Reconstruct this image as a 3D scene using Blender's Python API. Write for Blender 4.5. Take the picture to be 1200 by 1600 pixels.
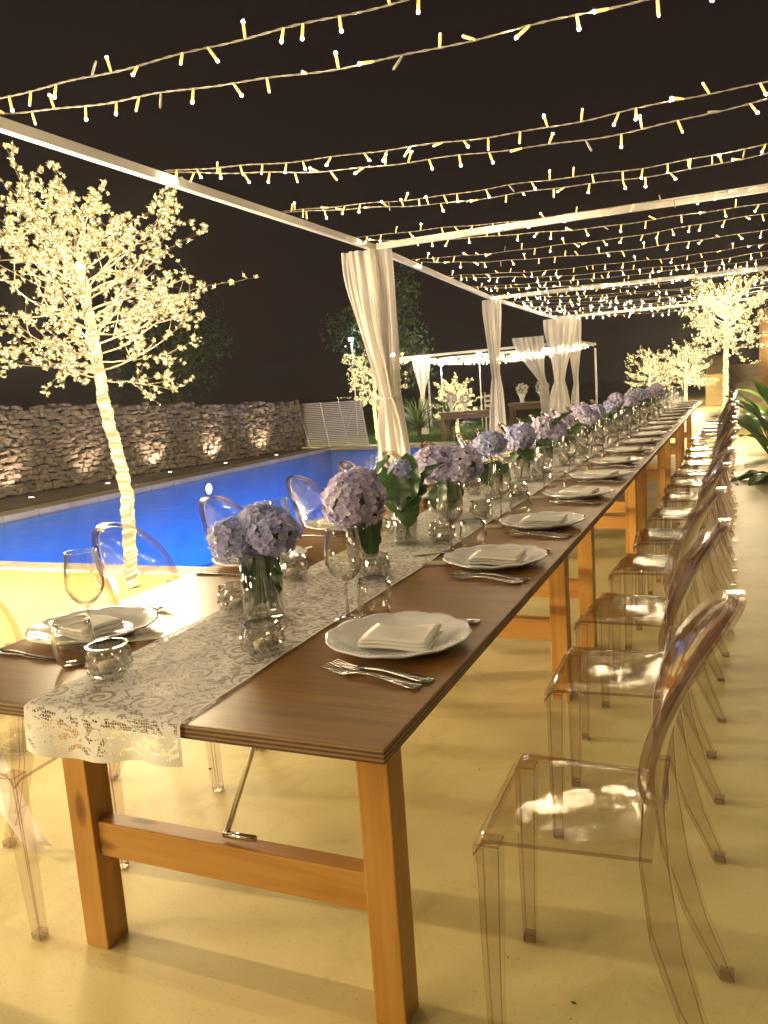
import bpy, bmesh, math, random
from mathutils import Vector, Matrix, noise
PI = math.pi
random.seed(7)
for o in list(bpy.data.objects): bpy.data.objects.remove(o, do_unlink=True)
scene = bpy.context.scene
C = bpy.context.collection

# ------------------------------------------------------------------ camera
CAM = Vector((0.4835, -1.0312, 1.2725))
yaw, pitch, roll, FPX = math.radians(23.82), math.radians(8.725), math.radians(-4.01), 1268.3
fw = Vector((-math.sin(yaw)*math.cos(pitch), math.cos(yaw)*math.cos(pitch), -math.sin(pitch)))
rt = Vector((math.cos(yaw), math.sin(yaw), 0)); up = rt.cross(fw)
r2 = rt*math.cos(roll)+up*math.sin(roll); u2 = up*math.cos(roll)-rt*math.sin(roll)
cd = bpy.data.cameras.new('camera'); cam = bpy.data.objects.new('camera', cd); C.objects.link(cam)
cam.matrix_world = Matrix(((r2.x, u2.x, -fw.x, CAM.x), (r2.y, u2.y, -fw.y, CAM.y), (r2.z, u2.z, -fw.z, CAM.z), (0, 0, 0, 1)))
cd.sensor_fit = 'VERTICAL'; cd.sensor_height = 24; cd.lens = 24*FPX/1600
cd.clip_start = 0.05; cd.clip_end = 1500
scene.camera = cam
# ------------------------------------------------------------------ night sky
w = bpy.data.worlds.new('World'); scene.world = w; w.use_nodes = True
nt = w.node_tree; nt.nodes.clear()
wo = nt.nodes.new('ShaderNodeOutputWorld')
sky = nt.nodes.new('ShaderNodeTexSky'); sky.sky_type = 'NISHITA'; sky.sun_disc = False
sky.sun_elevation = math.radians(-6); sky.sun_rotation = math.radians(200)
b1 = nt.nodes.new('ShaderNodeBackground'); b1.inputs[1].default_value = 0.05
b2 = nt.nodes.new('ShaderNodeBackground'); b2.inputs[0].default_value = (0.0066, 0.0038, 0.0034, 1); b2.inputs[1].default_value = 1.0
ad = nt.nodes.new('ShaderNodeAddShader')
nt.links.new(sky.outputs[0], b1.inputs[0]); nt.links.new(b1.outputs[0], ad.inputs[0]); nt.links.new(b2.outputs[0], ad.inputs[1])
nt.links.new(ad.outputs[0], wo.inputs[0])
# ------------------------------------------------------------------ exposure
vs = scene.view_settings
vs.view_transform = 'Standard'; vs.look = 'None'; vs.exposure = 1.12; vs.gamma = 1.0
try: vs.use_curve_mapping = False
except Exception: pass
cy = scene.cycles
cy.transparent_max_bounces = 56; cy.max_bounces = 6; cy.transmission_bounces = 4; cy.glossy_bounces = 3; cy.diffuse_bounces = 2
cy.sample_clamp_indirect = 4.0; cy.caustics_reflective = False; cy.caustics_refractive = False
try: cy.use_light_tree = False
except Exception: pass

# ------------------------------------------------------------------ material helpers
def N(t, kind, **kw):
    n = t.nodes.new(kind)
    for k, v in kw.items(): setattr(n, k, v)
    return n
def newmat(name):
    m = bpy.data.materials.new(name); m.use_nodes = True
    t = m.node_tree; t.nodes.clear()
    return m, t, N(t, 'ShaderNodeOutputMaterial')
def principled(t, col=None, rough=.5, metal=0, spec=.5, coat=0):
    p = N(t, 'ShaderNodeBsdfPrincipled')
    if col: p.inputs['Base Color'].default_value = (*col, 1)
    p.inputs['Roughness'].default_value = rough; p.inputs['Metallic'].default_value = metal
    p.inputs['Specular IOR Level'].default_value = spec; p.inputs['Coat Weight'].default_value = coat
    return p
def coords(t, scale=(1, 1, 1), kind='Object', rot=(0, 0, 0)):
    tc = N(t, 'ShaderNodeTexCoord'); mp = N(t, 'ShaderNodeMapping')
    mp.inputs['Scale'].default_value = scale; mp.inputs['Rotation'].default_value = rot
    t.links.new(tc.outputs[kind], mp.inputs[0]); return mp.outputs[0]
def noise_tex(t, vec, scale, detail=6, rough=.6, dist=0):
    n = N(t, 'ShaderNodeTexNoise'); n.inputs['Scale'].default_value = scale; n.inputs['Detail'].default_value = detail
    n.inputs['Roughness'].default_value = rough; n.inputs['Distortion'].default_value = dist
    t.links.new(vec, n.inputs['Vector']); return n.outputs[0]
def ramp(t, fac, stops):
    r = N(t, 'ShaderNodeValToRGB'); el = r.color_ramp.elements
    while len(el) < len(stops): el.new(.5)
    for e, (p, c) in zip(el, stops): e.position = p; e.color = (*c, 1)
    t.links.new(fac, r.inputs[0]); return r.outputs[0]
def bump(t, p, h, strength=.3, dist=.01):
    b = N(t, 'ShaderNodeBump'); b.inputs['Strength'].default_value = strength; b.inputs['Distance'].default_value = dist
    t.links.new(h, b.inputs['Height']); t.links.new(b.outputs[0], p.inputs['Normal'])
def mathn(t, op, a, b=None):
    m = N(t, 'ShaderNodeMath', operation=op)
    for i, v in enumerate((a, b)):
        if v is None: continue
        if isinstance(v, (int, float)): m.inputs[i].default_value = v
        else: t.links.new(v, m.inputs[i])
    return m.outputs[0]
def noisy(name, stops, scale=3, rough=.6, bs=.2, bscale=40, spec=.4, coat=0, vscale=(1, 1, 1), detail=3, kind='Object', dist=.005):
    m, t, o = newmat(name); v = coords(t, vscale, kind); p = principled(t, rough=rough, spec=spec, coat=coat)
    t.links.new(ramp(t, noise_tex(t, v, scale, detail), stops), p.inputs['Base Color'])
    if bs: bump(t, p, noise_tex(t, v, bscale, 1.5), bs, dist)
    t.links.new(p.outputs[0], o.inputs[0]); return m
def emis(name, col, strength, sampling='NONE'):
    m, t, o = newmat(name); e = N(t, 'ShaderNodeEmission'); e.inputs[0].default_value = (*col, 1); e.inputs[1].default_value = strength
    t.links.new(e.outputs[0], o.inputs[0]); m.cycles.emission_sampling = sampling; return m
def clear(name, tint, ior=1.5, rough=.02, spec_tint=(1, 1, 1), blend=1.0, wav=0, ex=4.0):
    """thin clear plastic or glass: tinted see-through plus a fresnel gloss"""
    m, t, o = newmat(name)
    tr = N(t, 'ShaderNodeBsdfTransparent'); tr.inputs[0].default_value = (*tint, 1)
    gl = N(t, 'ShaderNodeBsdfGlossy'); gl.inputs['Roughness'].default_value = rough; gl.inputs[0].default_value = (*spec_tint, 1)
    fr = N(t, 'ShaderNodeLayerWeight'); fr.inputs[0].default_value = .5
    mx = N(t, 'ShaderNodeMixShader'); f0 = ((ior-1)/(ior+1))**2
    if wav:
        b = N(t, 'ShaderNodeBump'); b.inputs['Strength'].default_value = wav; b.inputs['Distance'].default_value = .003
        t.links.new(noise_tex(t, coords(t), 14, 1), b.inputs['Height'])
        t.links.new(b.outputs[0], gl.inputs['Normal']); t.links.new(b.outputs[0], fr.inputs['Normal'])
    t.links.new(mathn(t, 'MINIMUM', mathn(t, 'ADD', mathn(t, 'MULTIPLY', mathn(t, 'POWER', fr.outputs[1], ex), (1-f0)*blend), f0*blend), 1.0), mx.inputs[0])
    t.links.new(tr.outputs[0], mx.inputs[1]); t.links.new(gl.outputs[0], mx.inputs[2]); t.links.new(mx.outputs[0], o.inputs[0])
    return m

M = {}
def floor_mat():
    m, t, o = newmat('yellow_cream_concrete'); v = coords(t); p = principled(t, rough=.5, spec=.3)
    a = ramp(t, noise_tex(t, v, .8, 4, .6, .5), [(.3, (.51, .425, .165)), (.5, (.59, .50, .215)), (.7, (.65, .56, .27))])
    st = ramp(t, noise_tex(t, v, 3.2, 5, .7, .8), [(.36, (.80, .76, .68)), (.5, (1, 1, 1)), (.75, (1, 1, 1))])
    sp = ramp(t, noise_tex(t, v, 130, 2, .5), [(.30, (.72, .68, .6)), (.38, (1, 1, 1))])
    x1 = N(t, 'ShaderNodeMixRGB', blend_type='MULTIPLY'); x1.inputs[0].default_value = .55; x2 = N(t, 'ShaderNodeMixRGB', blend_type='MULTIPLY'); x2.inputs[0].default_value = .6
    t.links.new(a, x1.inputs[1]); t.links.new(st, x1.inputs[2]); t.links.new(x1.outputs[0], x2.inputs[1]); t.links.new(sp, x2.inputs[2]); t.links.new(x2.outputs[0], p.inputs['Base Color'])
    bump(t, p, noise_tex(t, v, 160, 2), .12, .002); t.links.new(p.outputs[0], o.inputs[0]); return m
M['floor'] = floor_mat()
M['terrain'] = noisy('pale_dry_earth', [(.3, (.34, .28, .22)), (.7, (.44, .37, .29))], .6, .9, .3, 12)
M['coping'] = noisy('pool_coping_stone', [(.35, (.34, .31, .27)), (.7, (.46, .42, .36))], 2.5, .6, .15, 40)
M['strip'] = noisy('brown_paving', [(.35, (.15, .12, .09)), (.7, (.22, .18, .14))], 3, .7, .3, 30)
M['pool'] = noisy('pool_liner', [(.35, (.20, .46, .80)), (.65, (.28, .56, .90))], 1.2, .5, 0)
M['stone'] = None
def stone_mat():
    m, t, o = newmat('dry_stone'); v = coords(t); p = principled(t, rough=.85, spec=.2)
    oi = N(t, 'ShaderNodeNewGeometry')
    mix = N(t, 'ShaderNodeMixRGB', blend_type='MULTIPLY'); mix.inputs[0].default_value = 1
    t.links.new(ramp(t, noise_tex(t, v, 14, 4), [(.3, (.13, .108, .088)), (.55, (.26, .22, .18)), (.8, (.38, .325, .27))]), mix.inputs[1])
    t.links.new(ramp(t, oi.outputs['Random Per Island'], [(0, (.62, .58, .55)), (1, (1, 1, 1))]), mix.inputs[2])
    t.links.new(mix.outputs[0], p.inputs['Base Color']); bump(t, p, noise_tex(t, v, 45, 3), .5, .01)
    t.links.new(p.outputs[0], o.inputs[0]); return m
M['stone'] = stone_mat()
M['mortar'] = noisy('dark_gaps', [(.3, (.02, .018, .015)), (.7, (.05, .042, .035))], 9, .95, .3, 30)
def wood(name, stops, sc, rough, coat, axis='y', ring=1.0, knots=False):
    m, t, o = newmat(name)
    s = {'x': (.6, 14, 14), 'y': (14, .6, 14), 'z': (14, 14, .6)}[axis]
    v = coords(t, s); p = principled(t, rough=rough, spec=.35, coat=coat); p.inputs['Coat Roughness'].default_value = .22
    a = noise_tex(t, v, sc, 5, .65, ring)
    b = noise_tex(t, coords(t), 2.2, 3)
    f = mathn(t, 'ADD', mathn(t, 'MULTIPLY', a, .75), mathn(t, 'MULTIPLY', b, .25))
    col = ramp(t, f, stops)
    if knots:
        ks = {'x': (3.2, 9, 9), 'z': (9, 9, 3.2), 'y': (9, 3.2, 9)}[axis]
        vo = N(t, 'ShaderNodeTexVoronoi'); vo.inputs['Scale'].default_value = 1.0; t.links.new(coords(t, ks), vo.inputs['Vector'])
        kn = ramp(t, vo.outputs[0], [(.0, (.22, .14, .08)), (.10, (.45, .33, .22)), (.17, (1, 1, 1))])
        mk = N(t, 'ShaderNodeMixRGB', blend_type='MULTIPLY'); mk.inputs[0].default_value = .85
        t.links.new(col, mk.inputs[1]); t.links.new(kn, mk.inputs[2]); col = mk.outputs[0]
    t.links.new(col, p.inputs['Base Color']); bump(t, p, a, .12, .002)
    rr = N(t, 'ShaderNodeMapRange'); rr.inputs[3].default_value = rough-.06; rr.inputs[4].default_value = rough+.1
    t.links.new(a, rr.inputs[0]); t.links.new(rr.outputs[0], p.inputs['Roughness'])
    t.links.new(p.outputs[0], o.inputs[0]); return m
M['top'] = wood('walnut_stained_top', [(.30, (.13, .058, .012)), (.5, (.27, .130, .027)), (.70, (.38, .205, .050))], 1.6, .33, .10, 'x', 1.6)
M['pine_z'] = wood('orange_pine_upright', [(.32, (.33, .15, .028)), (.5, (.47, .235, .052)), (.68, (.58, .32, .085))], 1.1, .42, .12, 'z', .6, True)
M['pine_x'] = wood('orange_pine_rail', [(.32, (.33, .15, .028)), (.5, (.47, .235, .052)), (.68, (.58, .32, .085))], 1.1, .42, .12, 'x', .6, True)
M['greywood'] = wood('weathered_brown_wood', [(.3, (.10, .06, .03)), (.7, (.24, .15, .08))], 1.4, .6, 0, 'x', .6)
def ply():
    m, t, o = newmat('plywood_edge'); p = principled(t, rough=.5)
    tc = N(t, 'ShaderNodeTexCoord'); sp = N(t, 'ShaderNodeSeparateXYZ'); t.links.new(tc.outputs['Object'], sp.inputs[0])
    s = mathn(t, 'SINE', mathn(t, 'MULTIPLY', sp.outputs[2], 2*PI/.0075))
    f = mathn(t, 'ADD', mathn(t, 'MULTIPLY', s, .35), mathn(t, 'MULTIPLY', noise_tex(t, coords(t, (4, 4, 60)), 6, 5), .9))
    t.links.new(ramp(t, f, [(.2, (.055, .026, .011)), (.75, (.26, .14, .055))]), p.inputs['Base Color'])
    t.links.new(p.outputs[0], o.inputs[0]); return m
M['ply'] = ply()
M['steel'] = noisy('brushed_steel', [(.3, (.55, .52, .48)), (.7, (.7, .67, .62))], 30, .2, 0)
for n_ in ('steel',):
    M[n_].node_tree.nodes['Principled BSDF'].inputs['Metallic'].default_value = 1
M['whitemetal'] = noisy('white_painted_metal', [(.35, (.50, .48, .46)), (.7, (.60, .58, .56))], 4, .4, .05, 50)
M['porcelain'] = noisy('white_porcelain', [(.35, (.82, .81, .78)), (.7, (.88, .87, .85))], 5, .18, .15, 160, .5, .4, dist=.001)
M['napkin'] = noisy('white_linen', [(.35, (.78, .74, .66)), (.7, (.84, .81, .74))], 6, .85, .25, 420, .2, dist=.001)
M['card'] = noisy('cream_card', [(.35, (.74, .68, .52)), (.7, (.80, .74, .60))], 8, .7, 0)
M['wire'] = noisy('cream_cable', [(.35, (.30, .28, .25)), (.7, (.38, .36, .32))], 9, .5, 0)
M['cap'] = noisy('frosted_bulb_cap', [(.35, (.75, .55, .22)), (.7, (.85, .66, .30))], 9, .35, 0)
_p = M['cap'].node_tree.nodes['Principled BSDF']; _p.inputs['Emission Color'].default_value = (1, .52, .11, 1); _p.inputs['Emission Strength'].default_value = .75
M['cap'].cycles.emission_sampling = 'NONE'
M['bulb'] = emis('warm_led', (1.0, .78, .47), 300, 'FRONT_BACK')
M['plastic'] = clear('clear_polycarbonate', (.965, .948, .94), 1.55, .07, (1, .97, .93), 1.5, .45)
M['plastic_leg'] = clear('clear_polycarbonate_leg', (.915, .892, .88), 1.5, .08, (1, .97, .93), 1.2, .2)
M['plastic_edge'] = clear('clear_polycarbonate_edge', (.60, .52, .51), 1.6, .2, (1, .97, .93), 1.3)
M['plastic_rim'] = clear('clear_polycarbonate_rim', (.93, .90, .89), 1.5, .3, (1, .97, .93), .9)
M['plastic_foot'] = clear('clear_polycarbonate_foot', (.80, .75, .72), 1.5, .4, (1, .97, .93), .7)
M['glass'] = clear('clear_glass', (.986, .985, .975), 1.5, .015, (1, 1, 1), 1.8, .1, 2.6)
M['glass_rim'] = clear('clear_glass_thick', (.88, .88, .85), 1.6, .03, (1, 1, 1), 1.8, 0, 3)
M['crystal'] = clear('cut_crystal', (.94, .935, .915), 1.8, .04, (1, 1, 1), 2.0, 0, 2.5)
M['water_vase'] = clear('vase_water', (.93, .94, .90), 1.33, .01)
M['lamp_cool'] = emis('cool_white_lamp', (.75, .88, 1), 90)
M['lamp_warm'] = emis('warm_ground_lamp', (1, .86, .66), 14)
M['lamp_pool'] = emis('pool_lamp_lens', (.8, .9, 1), 7)
def water_mat():
    m, t, o = newmat('pool_water'); tr = N(t, 'ShaderNodeBsdfTransparent'); tr.inputs[0].default_value = (.62, .80, .97, 1)
    gl = N(t, 'ShaderNodeBsdfGlossy'); gl.inputs['Roughness'].default_value = .05
    fr = N(t, 'ShaderNodeFresnel'); fr.inputs[0].default_value = 1.33
    b = N(t, 'ShaderNodeBump'); b.inputs['Strength'].default_value = .7; b.inputs['Distance'].default_value = .06
    v = coords(t, (1, 1.6, 1))
    h = mathn(t, 'ADD', noise_tex(t, v, 1.6, 3, .5, .6), mathn(t, 'MULTIPLY', noise_tex(t, v, 6, 2), .25))
    t.links.new(h, b.inputs['Height'])
    for n in (gl, fr): t.links.new(b.outputs[0], n.inputs['Normal'])
    mx = N(t, 'ShaderNodeMixShader'); t.links.new(mathn(t, 'MULTIPLY', fr.outputs[0], .6), mx.inputs[0])
    t.links.new(tr.outputs[0], mx.inputs[1]); t.links.new(gl.outputs[0], mx.inputs[2]); t.links.new(mx.outputs[0], o.inputs[0]); return m
M['water'] = water_mat()
def led_mat(name, lo, hi, col):
    m, t, o = newmat(name); g = N(t, 'ShaderNodeNewGeometry'); e = N(t, 'ShaderNodeEmission'); e.inputs[0].default_value = (*col, 1)
    r = N(t, 'ShaderNodeMapRange'); r.inputs[3].default_value = lo; r.inputs[4].default_value = hi
    t.links.new(mathn(t, 'POWER', g.outputs['Random Per Island'], 2.0), r.inputs[0]); t.links.new(r.outputs[0], e.inputs[1])
    t.links.new(e.outputs[0], o.inputs[0]); m.cycles.emission_sampling = 'NONE'; return m
M['blossom'] = led_mat('glowing_blossom', .30, .85, (1, .74, .25))
M['rope'] = led_mat('rope_light', .45, 1.7, (1, .78, .32))
M['core'] = emis('led_core', (1, .86, .45), 4.0)
M['twig'] = noisy('pale_branch', [(.35, (.09, .07, .045)), (.7, (.14, .11, .07))], 9, .6, 0)
def sheer():
    m, t, o = newmat('sheer_white_voile'); d = N(t, 'ShaderNodeBsdfDiffuse'); d.inputs[0].default_value = (.86, .83, .79, 1)
    tl = N(t, 'ShaderNodeBsdfTranslucent'); tl.inputs[0].default_value = (.84, .80, .76, 1)
    tr = N(t, 'ShaderNodeBsdfTransparent'); a = N(t, 'ShaderNodeMixShader'); a.inputs[0].default_value = .45
    t.links.new(d.outputs[0], a.inputs[1]); t.links.new(tl.outputs[0], a.inputs[2])
    b = N(t, 'ShaderNodeMixShader')
    t.links.new(ramp(t, noise_tex(t, coords(t, (1, 1, .1)), 30, 3), [(.3, (.12,)*3), (.7, (.24,)*3)]), b.inputs[0])
    t.links.new(a.outputs[0], b.inputs[1]); t.links.new(tr.outputs[0], b.inputs[2]); t.links.new(b.outputs[0], o.inputs[0]); return m
M['sheer'] = sheer()
def petal(name, cols):
    m, t, o = newmat(name); g = N(t, 'ShaderNodeNewGeometry'); p = principled(t, rough=.65, spec=.25)
    c = ramp(t, g.outputs['Random Per Island'], cols)
    mx = N(t, 'ShaderNodeMixRGB', blend_type='MULTIPLY'); mx.inputs[0].default_value = .5
    t.links.new(c, mx.inputs[1]); t.links.new(ramp(t, noise_tex(t, coords(t), 60, 1), [(.3, (.75, .72, .78)), (.7, (1, 1, 1))]), mx.inputs[2])
    t.links.new(mx.outputs[0], p.inputs['Base Color'])
    tl = N(t, 'ShaderNodeBsdfTranslucent'); t.links.new(mx.outputs[0], tl.inputs[0])
    ms = N(t, 'ShaderNodeMixShader'); ms.inputs[0].default_value = .3
    t.links.new(p.outputs[0], ms.inputs[1]); t.links.new(tl.outputs[0], ms.inputs[2]); t.links.new(ms.outputs[0], o.inputs[0]); return m
M['petal_blue'] = petal('blue_lilac_petals', [(0, (.42, .46, .80)), (.5, (.54, .56, .83)), (1, (.67, .67, .85))])
M['petal_pink'] = petal('pink_lilac_petals', [(0, (.54, .49, .77)), (.5, (.65, .59, .80)), (1, (.77, .72, .84))])
M['petal_white'] = petal('white_petals', [(0, (.70, .66, .62)), (1, (.86, .82, .78))])
def leafmat(name, a, b):
    m, t, o = newmat(name); p = principled(t, rough=.4, spec=.5); g = N(t, 'ShaderNodeNewGeometry')
    f = mathn(t, 'ADD', mathn(t, 'MULTIPLY', g.outputs['Random Per Island'], .6), mathn(t, 'MULTIPLY', noise_tex(t, coords(t), 18, 4), .4))
    t.links.new(ramp(t, f, [(.15, a), (.85, b)]), p.inputs['Base Color']); pass
    tl = N(t, 'ShaderNodeBsdfTranslucent'); tl.inputs[0].default_value = (*[min(1, c*1.5) for c in b], 1)
    ms = N(t, 'ShaderNodeMixShader'); ms.inputs[0].default_value = .2
    t.links.new(p.outputs[0], ms.inputs[1]); t.links.new(tl.outputs[0], ms.inputs[2]); t.links.new(ms.outputs[0], o.inputs[0]); return m
M['leaf'] = leafmat('hydrangea_leaf', (.022, .055, .014), (.05, .11, .028))
M['stem'] = leafmat('green_stem', (.06, .13, .03), (.12, .22, .06))
M['plant'] = leafmat('broad_plant_leaf', (.04, .10, .02), (.09, .19, .04))
M['yucca'] = leafmat('sword_leaf', (.05, .09, .03), (.11, .16, .06))
M['tree_leaf'] = leafmat('dark_tree_leaf', (.03, .06, .02), (.07, .11, .04))
M['grass'] = leafmat('lawn_grass', (.04, .09, .02), (.08, .15, .04))
M['bark'] = noisy('bark', [(.3, (.07, .05, .035)), (.7, (.15, .11, .08))], 8, .9, .5, 30)
M['ochre'] = noisy('ochre_plaster', [(.3, (.36, .26, .10)), (.7, (.48, .36, .16))], 2.5, .8, .3, 25)
M['ochre2'] = noisy('tan_stone_blocks', [(.3, (.26, .19, .12)), (.7, (.40, .30, .20))], 3, .85, .4, 18)
M['soil'] = noisy('soil', [(.3, (.05, .035, .02)), (.7, (.1, .07, .04))], 12, .95, .5, 40)
def lace():
    m, t, o = newmat('cream_lace'); tc = N(t, 'ShaderNodeTexCoord'); uv = tc.outputs['UV']
    sp = N(t, 'ShaderNodeSeparateXYZ'); t.links.new(uv, sp.inputs[0]); U, V = sp.outputs[0], sp.outputs[1]
    def vec(sx, sy):
        c = N(t, 'ShaderNodeCombineXYZ'); t.links.new(mathn(t, 'MULTIPLY', U, sx), c.inputs[0]); t.links.new(mathn(t, 'MULTIPLY', V, sy), c.inputs[1]); return c.outputs[0]
    # big flowing motif
    a = noise_tex(t, vec(1, 1.35), 32, 3.0, .55, 1.9)
    b = noise_tex(t, vec(1, 1.0), 75, 2, .5, .8)
    f = mathn(t, 'ADD', mathn(t, 'MULTIPLY', a, .72), mathn(t, 'MULTIPLY', b, .28))
    low = N(t, 'ShaderNodeMapRange'); low.inputs[1].default_value = .02; low.inputs[2].default_value = .05; low.inputs[3].default_value = .555; low.inputs[4].default_value = .515; t.links.new(V, low.inputs[0])
    open1 = mathn(t, 'GREATER_THAN', f, low.outputs[0])
    # scrolls repeated across and along
    def cell(x, per, off): return mathn(t, 'MULTIPLY', mathn(t, 'SUBTRACT', mathn(t, 'FRACT', mathn(t, 'ADD', mathn(t, 'DIVIDE', x, per), off)), .5), per)
    lu, lv = cell(U, .115, .45), cell(V, .15, .53)
    r = mathn(t, 'SQRT', mathn(t, 'ADD', mathn(t, 'MULTIPLY', lu, lu), mathn(t, 'MULTIPLY', lv, lv)))
    th = mathn(t, 'ARCTAN2', lv, lu)
    spi = mathn(t, 'SINE', mathn(t, 'SUBTRACT', mathn(t, 'MULTIPLY', r, 340), th))
    ins = mathn(t, 'LESS_THAN', r, .034)
    open2 = mathn(t, 'MULTIPLY', ins, mathn(t, 'GREATER_THAN', spi, .15))
    reg = mathn(t, 'MAXIMUM', mathn(t, 'MULTIPLY', open1, mathn(t, 'SUBTRACT', 1, ins)), open2)
    vo = N(t, 'ShaderNodeTexVoronoi', feature='DISTANCE_TO_EDGE'); vo.inputs['Scale'].default_value = 190; vo.inputs['Randomness'].default_value = .45
    t.links.new(uv, vo.inputs['Vector'])
    hole = mathn(t, 'MULTIPLY', reg, mathn(t, 'GREATER_THAN', vo.outputs[0], .10))
    edge = mathn(t, 'GREATER_THAN', mathn(t, 'ABSOLUTE', mathn(t, 'SUBTRACT', U, .175)), .169)
    edge2 = mathn(t, 'LESS_THAN', V, .011)
    hole = mathn(t, 'MULTIPLY', hole, mathn(t, 'SUBTRACT', 1, mathn(t, 'MAXIMUM', edge, edge2)))
    d = principled(t, (.85, .82, .76), .8, spec=.15); pass
    tr = N(t, 'ShaderNodeBsdfTransparent'); mx = N(t, 'ShaderNodeMixShader')
    t.links.new(mathn(t, 'MULTIPLY_ADD', hole, .86), mx.inputs[0])
    for n in t.nodes:
        if n.type == 'MATH' and n.operation == 'MULTIPLY_ADD': n.inputs[2].default_value = .04
    t.links.new(d.outputs[0], mx.inputs[1]); t.links.new(tr.outputs[0], mx.inputs[2]); t.links.new(mx.outputs[0], o.inputs[0]); return m
M['lace'] = lace()

# ------------------------------------------------------------------ geometry helpers
class G:
    def __init__(s): s.v = []; s.f = []; s.m = []; s.uv = {}
    def add(s, vs, fs, mi=0):
        b = len(s.v); s.v += [tuple(p) for p in vs]; s.f += [tuple(b+i for i in q) for q in fs]; s.m += [mi]*len(fs); return s
    def box(s, c, d, mi=0, R=None, taper=1):
        x, y, z = d[0]/2, d[1]/2, d[2]/2
        vs = [Vector((sx*x*(taper if sz < 0 else 1), sy*y*(taper if sz < 0 else 1), sz*z)) for sz in (-1, 1) for sy in (-1, 1) for sx in (-1, 1)]
        if R: vs = [R @ p for p in vs]
        return s.add([p+Vector(c) for p in vs], [(0, 2, 3, 1), (4, 5, 7, 6), (0, 1, 5, 4), (2, 6, 7, 3), (0, 4, 6, 2), (1, 3, 7, 5)], mi)
    def tube(s, P, R, n=8, mi=0, cap=True, sq=None, closed=False):
        P = [Vector(p) for p in P]; k = len(P)
        if not isinstance(R, (list, tuple)): R = [R]*k
        vs = []; fs = []; prev = None
        for i, p in enumerate(P):
            if closed: tg = P[(i+1) % k]-P[i-1]
            else: tg = P[min(i+1, k-1)]-P[max(i-1, 0)]
            tg.normalize()
            if prev is None:
                a = Vector((0, 0, 1)) if abs(tg.z) < .9 else Vector((1, 0, 0))
                prev = (a-tg*a.dot(tg)).normalized()
            else: prev = (prev-tg*prev.dot(tg)).normalized()
            bn = tg.cross(prev)
            for j in range(n):
                an = 2*PI*(j+.5)/n
                vs.append(p+(prev*math.cos(an)+bn*math.sin(an))*R[i])
        L = k if closed else k-1
        for i in range(L):
            i2 = (i+1) % k
            for j in range(n):
                j2 = (j+1) % n; fs.append((i*n+j, i*n+j2, i2*n+j2, i2*n+j))
        if cap and not closed: fs += [tuple(range(n-1, -1, -1)), tuple((k-1)*n+j for j in range(n))]
        return s.add(vs, fs, mi)
    def lathe(s, prof, n=24, c=(0, 0, 0), mi=0, rf=None, closed=False):
        vs = []; fs = []
        for i, (r, z) in enumerate(prof):
            for j in range(n):
                a = 2*PI*j/n; rr = r*(rf(a, i, z) if rf else 1)
                zz = z
                vs.append((c[0]+rr*math.cos(a), c[1]+rr*math.sin(a), c[2]+zz))
        k = len(prof)
        for i in range(k-1 if not closed else k):
            i2 = (i+1) % k
            for j in range(n):
                j2 = (j+1) % n; fs.append((i*n+j, i*n+j2, i2*n+j2, i2*n+j))
        return s.add(vs, fs, mi)
    def grid(s, fn, nu, nv, mi=0, th=None):
        vs = [Vector(fn(i/nu, j/nv)) for j in range(nv+1) for i in range(nu+1)]
        fs = [(j*(nu+1)+i, j*(nu+1)+i+1, (j+1)*(nu+1)+i+1, (j+1)*(nu+1)+i) for j in range(nv) for i in range(nu)]
        return s.add(vs, fs, mi)
    def xf(s, Mx): s.v = [tuple(Mx @ Vector(p)) for p in s.v]; return s
    def join(s, o, Mx=None, mi=None):
        b = len(s.v); s.v += [tuple(Mx @ Vector(p)) if Mx else p for p in o.v]
        s.f += [tuple(b+i for i in q) for q in o.f]; s.m += (o.m if mi is None else [mi]*len(o.f)); return s
def mesh(name, g, mats, smooth=True):
    me = bpy.data.meshes.new(name); me.from_pydata(g.v, [], g.f)
    for m in (mats if isinstance(mats, (list, tuple)) else [mats]): me.materials.append(m)
    if any(g.m): me.polygons.foreach_set('material_index', g.m)
    if smooth: me.polygons.foreach_set('use_smooth', [True]*len(g.f))
    me.update(); return me
def obj(name, g, mats, parent=None, loc=None, rot=None, smooth=True, sharp=None):
    me = g if isinstance(g, bpy.types.Mesh) else mesh(name, g, mats, smooth)
    if sharp is not None and smooth:
        bm = bmesh.new(); bm.from_mesh(me); bmesh.ops.recalc_face_normals(bm, faces=bm.faces); 
        for e in bm.edges:
            if len(e.link_faces) != 2 or e.calc_face_angle(0) > math.radians(sharp): e.smooth = False
        bm.to_mesh(me); bm.free()
    o = bpy.data.objects.new(name, me); C.objects.link(o); o.parent = parent
    if loc: o.location = loc
    if rot: o.rotation_euler = rot
    return o
def bevel_mesh(me, w, seg=2):
    bm = bmesh.new(); bm.from_mesh(me); bmesh.ops.recalc_face_normals(bm, faces=bm.faces)
    bmesh.ops.bevel(bm, geom=list(bm.edges), offset=w, segments=seg, affect='EDGES', profile=.6)
    bm.to_mesh(me); bm.free(); return me
def tag(o, label, cat, group=None):
    o['label'] = label; o['category'] = cat
    if group: o['group'] = group
    return o
def thing(name, label, cat, loc=(0, 0, 0), rz=0, group=None):
    o = bpy.data.objects.new(name, None); C.objects.link(o); o.empty_display_size = .1; o.location = loc; o.rotation_euler = (0, 0, rz)
    return tag(o, label, cat, group)
def struct(name, g, mat, **k): o = obj(name, g, mat, **k); o['kind'] = 'structure'; return o
CH = {}
def kids(o): return [c for c in C.objects if c.parent == o]
def capture(root):
    ks = kids(root); return (root, [(k, kids(k)) for k in ks])
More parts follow.
